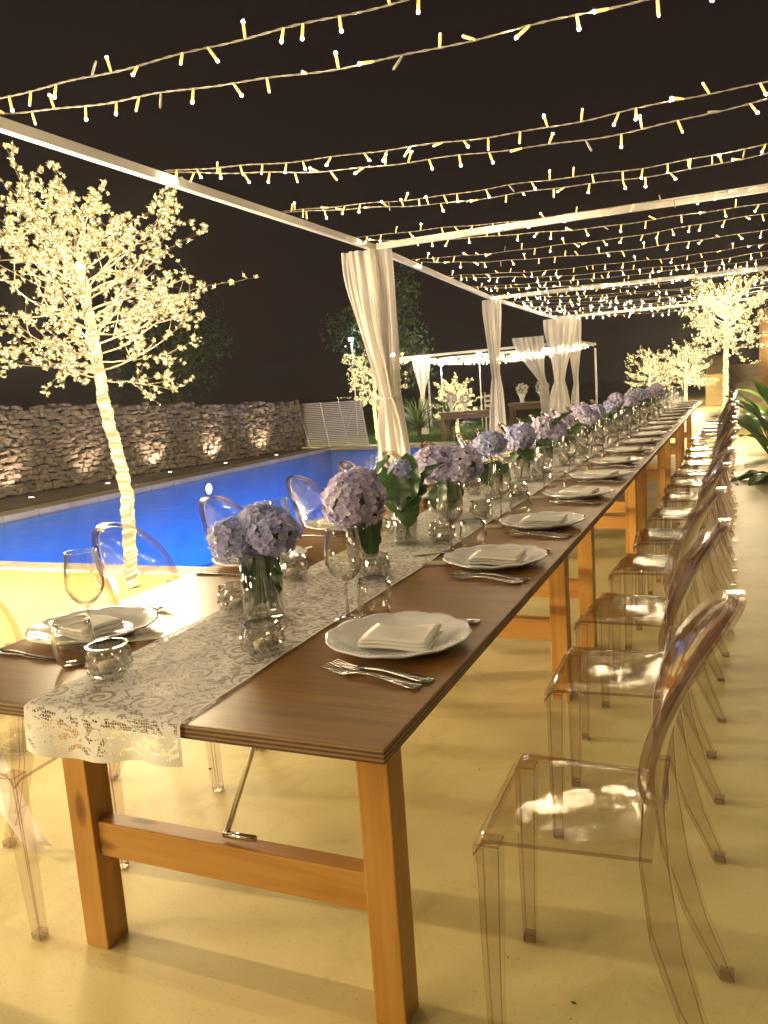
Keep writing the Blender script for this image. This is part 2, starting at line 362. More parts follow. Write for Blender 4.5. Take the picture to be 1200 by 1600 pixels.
def dup(cap, loc, rz, label, scale=None):
    root, ks = cap; r = root.copy(); C.objects.link(r); r.location = loc; r.rotation_euler = (0, 0, rz); r['label'] = label
    if scale: r.scale = (scale,)*3
    for k, gs in ks:
        c = k.copy(); C.objects.link(c); c.parent = r
        for g_ in gs: d = g_.copy(); C.objects.link(d); d.parent = c
    return r
def lamp(name, loc, power, col, radius, parent=None, kind='POINT', rot=None, spot=None):
    l = bpy.data.lights.new(name, kind); l.energy = power; l.color = col; l.shadow_soft_size = radius
    if spot: l.spot_size, l.spot_blend = spot
    o = bpy.data.objects.new(name, l); C.objects.link(o); o.location = loc; o.parent = parent
    if rot: o.rotation_euler = rot
    return o
ORD = ['first', 'second', 'third', 'fourth', 'fifth', 'sixth', 'seventh', 'eighth', 'ninth', 'tenth', 'eleventh', 'twelfth', 'thirteenth', 'fourteenth', 'fifteenth', 'sixteenth', 'seventeenth', 'eighteenth', 'nineteenth', 'twentieth', 'twenty-first', 'twenty-second', 'twenty-third', 'twenty-fourth']

# ------------------------------------------------------------------ ground and pool
PX0, PX1, PY0, PY1 = -7.85, -2.95, 3.95, 15.15      # water
def sheet(x0, y0, x1, y1, z, n=1):
    g = G(); g.add([(x0, y0, z), (x1, y0, z), (x1, y1, z), (x0, y1, z)], [(0, 1, 2, 3)]); return g
hole = (PX0-.3, PY0-.22, PX1+.3, PY1+.3)
def ring(a, b, z):
    g = G()
    for (x0, y0, x1, y1) in ((a[0], a[1], a[2], b[1]), (a[0], b[3], a[2], a[3]), (a[0], b[1], b[0], b[3]), (b[2], b[1], a[2], b[3])):
        g.add([(x0, y0, z), (x1, y0, z), (x1, y1, z), (x0, y1, z)], [(0, 1, 2, 3)])
    return g
struct('terrain', ring((-110, -110, 110, 110), (-9.0, -6, 3, 14.9), -.03), M['terrain'])
struct('terrace_floor', ring((-9.0, -30, 30, 15.8), hole, 0), M['floor'])
struct('garden_path', sheet(-2.2, 15.8, 30, 45, 0), M['floor'])
struct('wall_footpath', sheet(-9.75, 2, -8.35, 15.4, .006), M['strip'])
cop = bpy.data.objects.new('pool_coping', None); C.objects.link(cop); cop['kind'] = 'structure'
def slabs(x0, y0, x1, y1, n, along):
    for k in range(n):
        a, b = k/n, (k+1)/n; e = .004; zj = random.uniform(-.002, .002)
        X0, X1, Y0, Y1 = (x0+(x1-x0)*a+e, x0+(x1-x0)*b-e, y0, y1) if along == 'x' else (x0, x1, y0+(y1-y0)*a+e, y0+(y1-y0)*b-e)
        me = mesh('slab', G().box(((X0+X1)/2, (Y0+Y1)/2, -.03+zj), (X1-X0, Y1-Y0, .10)), M['coping'], False); bevel_mesh(me, .006, 1); obj('slab', me, None, cop, smooth=False)
slabs(hole[0], hole[1], hole[2], PY0, 11, 'x'); slabs(hole[0], PY1, hole[2], hole[3], 11, 'x'); slabs(hole[0], PY0+.004, PX0, PY1-.004, 20, 'y'); slabs(PX1, PY0+.004, hole[2], PY1-.004, 20, 'y')
g = G(); D = -1.45
c4 = [(PX0, PY0), (PX1, PY0), (PX1, PY1), (PX0, PY1)]
g.add([(x, y, -.08) for x, y in c4]+[(x, y, -1.0 if y == PY0 else -1.9) for x, y in c4], [(4, 5, 6, 7)]+[(i, (i+1) % 4, 4+(i+1) % 4, 4+i) for i in range(4)])
struct('pool_basin', g, M['pool'], smooth=False)
struct('pool_water', sheet(PX0, PY0, PX1, PY1, -.05), M['water'])
def pool_lamp(loc, rz, power, label):
    t = thing('pool_lamp', label, 'pool lamp', loc, rz, 'lamps in the pool walls')
    g = G(); g.lathe([(.0, .03), (.06, .028), (.085, .02), (.09, .0)], 20); g.xf(Matrix.Rotation(PI/2, 4, 'Y')); obj('lens', g, M['lamp_pool'], t)
    g = G(); g.lathe([(.09, 0), (.092, .024), (.115, .018), (.118, 0)], 20); g.xf(Matrix.Rotation(PI/2, 4, 'Y')); obj('bezel', g, M['steel'], t)
    lamp('pool_light', (.12, 0, 0), power, (.07, .34, 1.0), .08, t, 'SPOT', (0, math.radians(-54), 0), (math.radians(92), .7))
BP = 560
pool_lamp((PX0, 10.45, -.24), 0, BP, 'round white lamp under water in the wall of the pool below the stone wall')
for i, y in enumerate((5.2, 7.6, 10, 12.6)): pool_lamp((PX1, y, -.55), PI, BP*(1.3 if i == 0 else .9), '%s underwater lamp in the pool wall nearest the dining table' % ORD[i])
pool_lamp((-5.6, PY0, -.55), PI/2, BP, 'underwater lamp in the near end wall of the pool')

# ------------------------------------------------------------------ dry stone wall with uplights
wall = thing('dry_stone_wall', 'rough dry stone wall behind the pool, lit from below', 'stone wall', (0, 0, 0))
path = [(-9.75, 1.5, 1.42), (-9.62, 7.7, 1.36), (-9.5, 10.2, 1.28), (-9.1, 12.2, 1.2), (-8.62, 15.2, 1.04)]
def wall_at(s):
    for i in range(len(path)-1):
        a, b = Vector(path[i]), Vector(path[i+1]); L = (b-a).xy.length
        if s <= L or i == len(path)-2:
            p = a.lerp(b, s/L); d = (b-a).xy.normalized(); return p, d
        s -= L
LW = sum((Vector(path[i+1])-Vector(path[i])).xy.length for i in range(len(path)-1))
g = G()
for i in range(40):
    p, d = wall_at(LW*(i+.5)/40); n = Vector((d.y, -d.x))
    a = math.atan2(d.y, d.x)
    g.box((p.x-n.x*.23, p.y-n.y*.23, p.z/2-.03), (LW/40+.02, .36, p.z), R=Matrix.Rotation(a, 3, 'Z'))
obj('core', g, M['mortar'], wall, smooth=False)
stones = []
for k in range(10):
    bm = bmesh.new(); bmesh.ops.create_cube(bm, size=1)
    for v in bm.verts: v.co = Vector((v.co.x*random.uniform(.72, 1.08), v.co.y*random.uniform(.8, 1.15), v.co.z*random.uniform(.65, 1.1)))
    bmesh.ops.bevel(bm, geom=list(bm.edges), offset=.14, segments=1, affect='EDGES')
    for v in bm.verts: v.co += Vector((random.uniform(-.05, .05), random.uniform(-.07, .07), random.uniform(-.05, .05)))
    me = bpy.data.meshes.new('stone'); bm.to_mesh(me); bm.free(); me.materials.append(M['stone']); stones.append(me)
rest = G(); spots = []
z = .03
while z < 1.45:
    h = random.uniform(.05, .095); s = random.uniform(0, .2)
    while s < LW:
        L = random.uniform(.07, .22)
        p, d = wall_at(min(LW-.01, s+L/2))
        if z+h*.5 < p.z+random.uniform(-.03, .05): spots.append((p, d, z+h/2+random.uniform(-.02, .02), L*.97, h*1.0))
        s += L
    z += h*.98
spots.sort(key=lambda q: abs(q[0].y-8.6))
ns = 0
for (p, d, zz, L, h) in spots:
    n = Vector((d.y, -d.x)); me = random.choice(stones)
    Mx = Matrix.Translation((p.x-n.x*.05+n.x*random.uniform(-.035, .035), p.y-n.y*.05, zz)) @ Matrix.Rotation(math.atan2(d.y, d.x)+random.choice((0, PI)), 4, 'Z') @ Matrix.Rotation(random.uniform(-.22, .22), 4, 'Y') @ Matrix.Diagonal((L*1.04, random.uniform(.12, .2), h*1.06, 1))
    if ns < 300 and 6.6 < p.y < 12.5:
        o = bpy.data.objects.new('stone', me); C.objects.link(o); o.parent = wall; o.matrix_local = Mx; ns += 1
    else:
        rest.add([Mx @ v.co for v in me.vertices], [tuple(q.vertices) for q in me.polygons])
o = obj('stones', rest, M['stone'], wall, smooth=False); o['kind'] = 'stuff'
UL = [(-9.16, 7.87), (-9.08, 9.41), (-8.97, 10.9), (-8.75, 12.35), (-8.45, 13.8)]
for i, (x, y) in enumerate([(-9.2, 6.3)]+UL):
    t = thing('ground_uplight', '%s small round ground lamp from the left at the foot of the stone wall' % ORD[i] if i else 'ground lamp at the foot of the stone wall left of the glowing tree', 'ground lamp', (x, y, .006), 0, 'ground lamps along the stone wall')
    g = G(); g.lathe([(.0, .014), (.035, .012), (.04, .008)], 14); obj('lens', g, M['lamp_warm'], t)
    g = G(); g.lathe([(.04, .0), (.042, .014), (.06, .010), (.062, 0)], 14); obj('bezel', g, M['steel'], t)
    lamp('uplight', (-.05, 0, .05), 36, (1, .74, .5), .03, t, 'SPOT', (0, math.radians(180-34), 0), (math.radians(85), .9))

# ------------------------------------------------------------------ leaning slatted panel by the wall
t = thing('slatted_panel', 'white horizontal slat screen at the end of the stone wall', 'screen', (-7.9, 15.55, 0), 0)
for i in range(24):
    z = .05+i*.0415; x0 = -.78-.28*(z/1.05); x1 = .82-.13*(z/1.05)
    obj('slat', G().box(((x0+x1)/2, 0, z), (x1-x0, .018, .027)), M['whitemetal'], t, smooth=False)
for a, b in ((-.70, -.98), (-.2, -.36), (.3, .1), (.78, .65)): obj('post', G().tube([(a, .045, 0), (b, .045, 1.04)], .012, 4), M['whitemetal'], t, smooth=False)
obj('brace', G().tube([(.12, .06, .05), (.55, .06, 1.03)], .008, 4), M['whitemetal'], t, smooth=False)

# ------------------------------------------------------------------ glowing trees
def blossom_geo(sz, rnd):
    g = G(); n = 5
    for k in range(n):
        a = 2*PI*k/n+rnd.uniform(-.15, .15); l = sz*rnd.uniform(.85, 1.1); w_ = sz*.36
        d = Vector((math.cos(a), math.sin(a), .35)); q = Vector((-math.sin(a), math.cos(a), 0))
        g.add([(0, 0, 0), d*l*.6+q*w_, d*l*1.0+Vector((0, 0, sz*.12)), d*l*.6-q*w_], [(0, 1, 2, 3)])
    g.add([Vector(p)*sz*.26+Vector((0, 0, sz*.15)) for p in ((1, 0, 0), (-1, 0, 0), (0, 1, 0), (0, -1, 0), (0, 0, 1), (0, 0, -1))],
          [(0, 2, 4), (2, 1, 4), (1, 3, 4), (3, 0, 4), (2, 0, 5), (1, 2, 5), (3, 1, 5), (0, 3, 5)], 1)
    return g
def rand_rot(r): return Matrix.Rotation(r.uniform(0, 2*PI), 4, 'Z') @ Matrix.Rotation(r.uniform(0, 2.4), 4, 'X') @ Matrix.Rotation(r.uniform(0, 2*PI), 4, 'Z')
def lit_tree(label, loc, trunk, zc0, zc1, rad, nbr, seed, power, bl=.027, sep=0, lights=3, dens=1.0, top=True, bark='twig', glow=None):
    r = random.Random(seed); t = thing('glowing_tree', label, 'lit tree', loc, 0, 'trees covered in glowing blossoms')
    tp = [Vector(p) for p in trunk]
    def tr(z):
        for a, b in zip(tp, tp[1:]):
            if a.z <= z <= b.z: return a.lerp(b, (z-a.z)/(b.z-a.z))
        return tp[-1].copy()
    H = tp[-1].z; n = 40
    obj('trunk', G().tube([tr(H*i/n) for i in range(n+1)], [.034*(1-.6*i/n) for i in range(n+1)], 8), M[bark], t)
    zr = zc0+.62*(zc1-zc0); turns = zr/.013; k = int(turns*9)
    g = G(); seg = []
    for i in range(k+1):
        z = .02+(zr-.02)*i/k; p = tr(z); a = 2*PI*turns*i/k+.5*math.sin(z*9); R_ = 0.036*(1-.5*z/H)+.005+.004*math.sin(z*31+a)+.003*math.sin(z*83)
        z += .012*math.sin(a*1.0+z*5)
        seg.append((p.x+R_*math.cos(a), p.y+R_*math.sin(a), z))
        if len(seg) == 4 or i == k:
            if len(seg) > 1: g.tube(seg, (.0085+.004*math.sin(i*.9)*math.sin(i*.137)+.003*r.random()), 5, cap=False)
            seg = [seg[-1]]
    o = obj('rope_light', g, M['rope'], t)
    br = G(); bs = []
    def put(p): bs.append(Matrix.Translation(p) @ rand_rot(r) @ Matrix.Scale(r.uniform(.6, 1.25), 4))
    def twig(p, d, L, R0, depth):
        m = max(4, int(L/.07)); pts = [p.copy()]; dd = d.copy()
        for i in range(m):
            dd = (dd+Vector((r.uniform(-1, 1), r.uniform(-1, 1), r.uniform(-.8, .9)))*.17).normalized(); pts.append(pts[-1]+dd*L/m)
        br.tube(pts, [R0*(1-.75*i/m) for i in range(m+1)], 4, cap=False)
        for i in range(1 if depth == 0 else 0, m+1):
            if depth == 0 and i < m*.3: continue
            for q in range(3 if depth else 2):
                if r.random() < .62*dens: put(pts[i]+Vector((r.uniform(-1, 1), r.uniform(-1, 1), r.uniform(-1, 1)))*.028)
        put(pts[-1])
        if depth < 2:
            for q in range(r.choice((4, 5, 6)) if depth == 0 else r.choice((0, 1, 2))):
                i = r.randint(max(1, int(m*.2)), m); s = (dd+Vector((r.uniform(-1, 1), r.uniform(-1, 1), r.uniform(-.7, .9)))*.85).normalized()
                twig(pts[min(i, m)], s, L*r.uniform(.28, .5), R0*.55, depth+1)
    for i in range(nbr):
        f = (i+.5)/nbr; z = zc0+.06*(zc1-zc0)+(H-.03-zc0-.06*(zc1-zc0))*f**1.05
        a = i*2.399+r.uniform(-.4, .4); e = -.02+.66*f+r.uniform(-.12, .22)
        prof = math.sqrt(max(.02, 1-((z+.12-(zc0+.42*(zc1-zc0)))/(.62*(zc1-zc0)))**2))
        L = rad*prof*r.uniform(.78, 1.0)
        twig(tr(z), Vector((math.cos(a)*math.cos(e), math.sin(a)*math.cos(e), math.sin(e))), max(.25, L), .0085, 0)
    if top: twig(tp[-1], Vector((0, 0, 1)), (zc1-H)*1.0 if zc1 > H else .2, .009, 0)
    obj('branches', br, M['twig'], t)
    var = [blossom_geo(bl, r) for _ in range(5)]; vm = None
    if sep:
        vm = [mesh('blossom', v, [M['blossom'], M['core']], False) for v in var]
        cm = (CAM-Vector(loc)); bs.sort(key=lambda m: (m.translation-cm).length)
        step = max(1, len(bs)//(sep*2)); pick = set(range(0, len(bs)//2, max(1, (len(bs)//2)//sep)))
    g = G()
    for i, m in enumerate(bs):
        if sep and i in pick:
            o = bpy.data.objects.new('blossom', r.choice(vm)); C.objects.link(o); o.parent = t; o.matrix_local = m
        else: g.join(r.choice(var), m)
    o = obj('blossoms', g, [M['blossom'], M['core']], t, smooth=False); o['kind'] = 'stuff'
    for i in range(lights):
        z = zc0+(zc1-zc0)*(.15+.55*(i+.5)/lights); p = tr(min(z, H)); a = i*2.1+.4
        lamp('blossom_light', (p.x+.35*rad*math.cos(a), p.y+.35*rad*math.sin(a), z), power/lights, (1, .78, .47), .22, t)
    lamp('rope_glow', (tr(.8).x+.09, tr(.8).y-.06, .8), glow if glow else power*.10, (1, .78, .47), (.03 if glow else .05), t)
    return t
T1 = [(0, 0, 0), (.03, 0, .3), (.06, 0, .68), (.02, 0, .95), (-.04, 0, 1.25), (-.07, 0, 1.7), (-.10, 0, 2.11), (-.12, 0, 2.38)]
lit_tree('tall glowing tree with a bent rope-lit trunk at the near corner of the pool', (-3.44, 3.36, 0), T1, 1.36, 2.78, .86, 40, 11, 220, .0250, 280, 4, .52, glow=34)
lit_tree('unseen glowing tree added for side light, left of the view, beside the near end of the table', (-6.3, .35, 0), T1, 1.30, 2.95, .95, 16, 12, 70, .024, 0, 3, .5, glow=1200)  # unseen tree added so its strong trunk lamp throws shadow bands across the floor
lit_tree('unseen glowing tree added for side light, left of the view, nearer the pool', (-5.9, 2.2, 0), T1, 1.30, 2.95, .9, 12, 23, 70, .024, 0, 2, .4, glow=170)  # another unseen tree, added for more low light from the left
lit_tree('unseen glowing tree added for side light, left of the view, level with the camera', (-4.6, -1.5, 0), T1, 1.30, 2.95, .9, 12, 24, 90, .024, 0, 2, .4, glow=130)  # unseen, added to vary the direction of the side light
lit_tree('unseen glowing tree added for light behind the camera on the pool side', (-3.3, -3.6, 0), T1, 1.30, 2.95, .95, 16, 22, 230, .024, 0, 3, .5)  # added out of view to light table legs, lace and flowers from the front
S2 = [(0, 0, 0), (.01, 0, 1.2), (.02, 0, 2.25)]
lit_tree('large glowing tree with a straight bright trunk past the end of the table', (.31, 13.3, 0), S2, 1.42, 2.62, .74, 40, 13, 420, .019, 0, 3, 1.0)
S3 = [(0, 0, 0), (.0, 0, .7), (.02, 0, 1.45)]
lit_tree('small round glowing tree beyond the far end of the table, below the large one', (-.86, 24, 0), S3, .62, 1.85, .78, 38, 14, 300, .022, 0, 2, .9)
lit_tree('faint small glowing tree farthest away behind the far flowers', (-2.4, 30, 0), S3, .55, 1.9, .85, 30, 15, 200, .024, 0, 2, .8)
lit_tree('glowing tree half hidden behind the first tied curtain across the pool', (-7.5, 17.0, 0), [(0, 0, 0), (-.04, 0, .8), (.05, 0, 1.75)], .85, 2.2, .80, 30, 16, 160, .022, 0, 2, .85)
lit_tree('short bushy glowing tree behind the serving table across the lawn', (-6.0, 18.6, 0), [(0, 0, 0), (0, 0, .5), (0, 0, 1.0)], .35, 1.35, .52, 34, 17, 90, .022, 0, 1, 1.0)

# ------------------------------------------------------------------ pergola
ZB = 2.45
POST = [(-2.28, .1), (-2.35, 5.55), (-2.82, 10.9), (-3.0, 16.4)]
POSTR = [(2.35, -.1), (2.3, 5.45), (2.25, 11.0), (2.2, 16.4)]
perg = thing('pergola', 'white metal pergola frame over the long table', 'pergola', (0, 0, 0))
def bar(name, a, b, w_, h, mat=M['whitemetal'], par=perg):
    a, b = Vector(a), Vector(b); d = b-a; L = d.length; q = d.to_track_quat('X', 'Z').to_matrix()
    g = G(); g.box((0, 0, 0), (L, w_, h)); g.v = [tuple(q @ Vector(p)+(a+b)/2) for p in g.v]
    return obj(name, g, mat, par, smooth=False)
allL = [(-2.22, -5.2)]+POST; allR = [(2.4, -5.2)]+POSTR
for a, b in zip(allL, allL[1:]): bar('beam', (*a, ZB), (*b, ZB), .042, .048)
for a, b in zip(allR, allR[1:]): bar('beam', (*a, ZB), (*b, ZB), .042, .048)
for a, b in zip(POST, POSTR): bar('cross_beam', (a[0]+.035, a[1], ZB+.002), (b[0]-.035, b[1], ZB+.002), .04, .05)
for a in allL+allR: bar('post', (a[0], a[1], 0), (a[0], a[1], ZB-.04), .05, .05)

# ------------------------------------------------------------------ string lights
capg = G(); capg.tube([(0, 0, 0), (0, 0, -.012), (0, 0, -.03), (0, 0, -.046)], [.0035, .0047, .0052, .0050], 7)
tipg = G(); tipg.lathe([(.0012, -.0555), (.0040, -.0530), (.0048, -.0495), (.0046, -.0465)], 6)
tipg.f.append(tuple(range(5, -1, -1))); tipg.m.append(0)
bulbm = G(); bulbm.join(capg, None, 0); bulbm.join(tipg, None, 1); bulb_mesh = mesh('bulb', bulbm, [M['cap'], M['bulb']])
M['bulb_dim'] = emis('dim_warm_led', (1, .8, .45), 2.2)
dimm = G(); dimm.join(capg, None, 0); dimm.join(tipg, None, 1); dim_mesh = mesh('bulb', dimm, [M['cap'], M['bulb_dim']])
unlit = G(); unlit.join(capg, None, 0); unlit.join(tipg, None, 0); unlit_mesh = mesh('bulb', unlit, [M['wire']])
def string_light(i, a, b, sag, label, sep, spacing=.12, seed=0):
    r = random.Random(100+seed); t = thing('string_light', label, 'string light', (0, 0, 0), 0, 'strings of warm lights over the table')
    a, b = Vector(a), Vector(b); L = (b-a).length; n = 90
    ph = r.uniform(0, 6)
    def P(f):
        p = a.lerp(b, f); p.z -= sag*4*f*(1-f)-.005*math.sin(f*23+ph)*min(1, f*8)-.003*math.sin(f*61+ph); p.y += .012*math.sin(f*17+ph*2); return p
    g = G()
    for k in range(2):
        pts = []
        for j in range(n*2+1):
            f = j/(n*2); an = f*L/.11*2*PI+k*PI; p = P(f); pts.append((p.x, p.y+0.0023*math.cos(an), p.z+.0023*math.sin(an)))
        g.tube(pts, .0021, 4, cap=False)
    obj('cable', g, M['wire'], t)
    m = int(L/spacing); far = G()
    for j in range(m):
        f = (j+.5+r.uniform(-.3, .3))/m; p = P(f)
        q = r.random(); tilt = r.gauss(0, .35) if q < .72 else (PI+r.gauss(0, .35) if q < .86 else r.uniform(1.0, 2.2))
        Mx = Matrix.Translation(p) @ Matrix.Rotation(r.uniform(-1, 1), 4, 'Z') @ Matrix.Rotation(tilt, 4, 'Y') @ Matrix.Rotation(r.gauss(0, .3), 4, 'X')
        lr = r.random(); lit = lr > .06; dim = lr < .36
        if sep:
            o = bpy.data.objects.new('bulb', (dim_mesh if dim else bulb_mesh) if lit else unlit_mesh); C.objects.link(o); o.parent = t; o.matrix_local = Mx
        elif lit: far.join(bulbm if not dim else capg, Mx)
    if not sep: o = obj('bulbs', far, [M['cap'], M['bulb']], t); o['kind'] = 'stuff'
def beamx(y, P):
    for a, b in zip(P, P[1:]):
        if a[1] <= y <= b[1]: return a[0]+(b[0]-a[0])*(y-a[1])/(b[1]-a[1])
    return P[-1][0]
strs = [(1.50, 1.50, .05), (1.62, 1.72, .15), (2.72, 2.80, .14), (2.76, 2.72, .22), (4.0, 4.12, .08), (4.03, 4.02, .14), (5.2, 5.25, .07), (5.42, 5.5, .15),
        (6.7, 6.0, .10), (6.9, 6.5, .17), (8.2, 8.1, .10), (8.35, 8.2, .17), (9.5, 9.5, .09), (9.65, 9.6, .16), (10.8, 10.9, .10), (11.0, 11.0, .17),
        (12.1, 12.1, .10), (12.2, 12.2, .17), (13.4, 13.4, .1), (13.5, 13.5, .16), (14.7, 14.7, .1), (14.8, 14.8, .16), (16.1, 16.1, .1), (16.2, 16.2, .15), (.4, .5, .1), (.45, .4, .18), (-.8, -.7, .12), (-.85, -.9, .2), (-2.0, -2.0, .1), (-2.1, -2.05, .2), (-3.3, -3.3, .15), (-4.5, -4.5, .15)]
for i, (ya, yb, sg) in enumerate(strs):
    lab = 'warm string light across the pergola, %s from the camera' % (ORD[i] if i < 24 else 'behind the view')
    if i >= 24: lab = 'unseen warm string light added above and behind the camera, %s towards the back' % ORD[i-24]  # these strings are out of view, added to light the near end
    string_light(i, (beamx(ya, allL), ya, ZB+.04), (beamx(yb, allR), yb, ZB+.04), sg, lab, i < 10, .132 if i < 16 else .145, i)

# ------------------------------------------------------------------ curtains
def curtain(name_label, base, top_w, top_off, tie_z, tie_off, tie_w, hem_w, hem_off, seed, zt=ZB-.02, zb=.03, depth=.07, yaw_=0):
    r = random.Random(seed); t = thing('curtain', name_label, 'curtain', (base[0], base[1], 0), yaw_, 'white voile curtains tied to the posts')
    ph = [r.uniform(0, 6) for _ in range(5)]
    def fn(u, v):
        z = zt+(zb-zt)*v; vt = (zt-tie_z)/(zt-zb)
        if v < vt:
            k = v/vt; e = k**1.5; W = top_w+(tie_w-top_w)*(k*k*(3-2*k)); off = top_off+(tie_off-top_off)*e
            bulge = math.sin(k*PI)*.05
        else:
            k = (v-vt)/(1-vt); W = tie_w+(hem_w-tie_w)*min(1, (k*1.6))**.7; off = tie_off+(hem_off-tie_off)*k; bulge = math.sin(min(1, k*1.5)*PI)*.04
        s = u-.5; A = depth*(.35+.65*(1-abs(W-tie_w)/(abs(top_w-tie_w)+.01)))*.5+.012
        x = off+s*W+.010*math.sin(9*u+ph[0]+3*v)+bulge*s*.6
        nz = noise.noise(Vector((u*3.1+ph[0], v*2.2, ph[1])))
        y = A*math.sin(2*PI*(2.3*u+.8*nz)+ph[1]+1.3*math.sin(v*3+ph[4]))+.5*A*math.sin(2*PI*(5.7*u+.6*nz)+ph[2]+2.5*v)+.25*A*math.sin(2*PI*11*u+ph[3]+4*v)+.016*noise.noise(Vector((u*6, v*7, ph[2])))
        x += .02*nz*(1-abs(2*u-1))
        return (x, y, z-.03*s*s*(1 if v > .9 else 0))
    obj('panel', G().grid(fn, 56, 70), M['sheer'], t)
    g = G(); g.tube([(tie_off+math.cos(a)*(tie_w*.5), math.sin(a)*.045, tie_z+.015*math.sin(a)) for a in [2*PI*k/16 for k in range(16)]], .008, 6, closed=True)
    obj('tie', g, M['sheer'], t)
    return t
curtain('wide voile curtain swept from the left onto the post nearest the table', (-2.35, 5.50), .30, -.13, 1.19, .06, .12, .30, .10, 1)
curtain('narrow voile curtain hanging right of the nearest post', (-2.35, 5.60), .17, .055, 1.19, .08, .10, .22, .13, 2)
curtain('single knotted voile curtain on the second post', (-2.82, 10.86), .31, .0, 1.30, .03, .13, .27, 0, 3)
curtain('voile curtain hanging straight over the third post', (-3.0, 16.35), .70, .10, 1.12, .06, .22, .50, .02, 4)
curtain('voile curtain gathered right of the third post', (-2.75, 16.5), .30, .12, 1.05, .12, .08, .16, .02, 5)
curtain('voile curtain sweeping left of the third post', (-3.4, 16.6), .66, -.25, 1.08, .08, .12, .2, .06, 6, 2.12)

# ------------------------------------------------------------------ second pergola, lamps and planting across the lawn
pg2 = thing('small_pergola', 'small white pergola with lights across the lawn beyond the pool', 'pergola', (0, 0, 0))
y2, z2 = 18.9, 1.98
for a, b in (((-7.9, y2, z2), (-3.2, y2+1.0, z2+.08)), ((-7.9, y2+3, z2), (-3.2, y2+4, z2+.08)), ((-7.9, y2, z2), (-7.9, y2+3, z2)), ((-3.2, y2+1.0, z2+.08), (-3.2, y2+4, z2+.08))): bar('beam', a, b, .06, .06, M['whitemetal'], pg2)
for p in ((-7.9, y2), (-3.2, y2+1), (-7.9, y2+3), (-3.2, y2+4)): bar('post', (p[0], p[1], 0), (p[0], p[1], z2-.035), .05, .05, M['whitemetal'], pg2)
for i in range(7):
    f = i/6; string_light(50+i, (-7.85, y2+3*f, z2-.02), (-3.25, y2+1+3*f, z2+.06), .12+.05*(i % 3), '%s warm string light of the small pergola across the lawn, counted from the front' % ORD[i], False, .055, 60+i)
curtain('voile curtain tied on the left post of the small pergola', (-6.75, 18.3), .50, 0, .95, -.03, .09, .26, -.05, 7, 1.95)
def lamp_post(loc, h, label, power):
    t = thing('lamp_post', label, 'lamp post', loc, 0, 'tall thin lamps across the lawn')
    obj('pole', G().tube([(0, 0, 0), (0, 0, h)], [.022, .016], 8), M['whitemetal'], t)
    g = G(); g.lathe([(.0, .05), (.05, .04), (.062, 0), (.05, -.03), (0, -.04)], 12, (0, 0, h+.04)); obj('lamp_head', g, M['lamp_cool'], t)
    lamp('lamp_light', (0, 0, h-.06), power, (.75, .86, 1), .06, t)
lamp_post((-9.2, 19.5, 0), 2.58, 'thin lamp post with bright white light left of the first curtain', 14)
lamp_post((-6.55, 19.2, 0), 1.72, 'white lamp seen through the small pergola curtain', 14)
lamp_post((-7.35, 17.9, 0), 2.0, 'white lamp post behind the tree half hidden by the first curtain', 12)
lamp_post((-5.9, 20.5, 0), 1.95, 'thin lamp post rising behind the short bushy glowing tree', 8)
# lawn
lawn = struct('lawn_ground', sheet(-20, 15.95, -2.4, 40, -.012), M['grass'])
rg = random.Random(5); g = G()
for i in range(14000):
    x = rg.uniform(-8.2, -2.5); y = 15.95+abs(rg.gauss(0, 2.2)); h = rg.uniform(.03, .075); a = rg.uniform(0, PI); dx, dy = .006*math.cos(a), .006*math.sin(a); lx, ly = rg.uniform(-.03, .03), rg.uniform(-.03, .03)
    g.add([(x-dx, y-dy, -.01), (x+dx, y+dy, -.01), (x+lx, y+ly, h)], [(0, 1, 2)])
o = obj('lawn_grass', g, M['grass'], smooth=False); o['kind'] = 'stuff'; tag(o, 'short green lawn beyond the pool', 'grass')
# sword-leaved plants
def sword(label, loc, n, h, seed):
    r = random.Random(seed); t = thing('spiky_plant', label, 'plant', loc, 0, 'spiky plants by the small pergola')
    obj('stem', G().tube([(0, 0, 0), (.03, 0, h*.25)], [.06, .045], 8), M['bark'], t)
    g = G()
    for i in range(n):
        a = r.uniform(0, 2*PI); e = r.uniform(.05, 1.45); L = h*r.uniform(.65, 1.05); w_ = .022
        d = Vector((math.cos(a), math.sin(a), 0)); q = Vector((-math.sin(a), math.cos(a), 0)); p = Vector((.02, 0, h*.24)); prev = None; vs = []
        for k in range(5):
            f = k/4; el = e-f*f*.9; ww = w_*(1-f)**.6+.001
            vs += [p+q*ww, p-q*ww]; p = p+(d*math.cos(el)+Vector((0, 0, 1))*math.sin(el))*L/4
        g.add(vs, [(2*k, 2*k+1, 2*k+3, 2*k+2) for k in range(4)])
    o = obj('leaves', g, M['yucca'], t); o['kind'] = 'stuff'
sword('wide spiky plant beside the first curtain across the lawn', (-6.55, 17.3, 0), 150, .95, 3)
sword('spiky plant right of the small pergola curtain', (-5.75, 17.2, 0), 110, .9, 4)
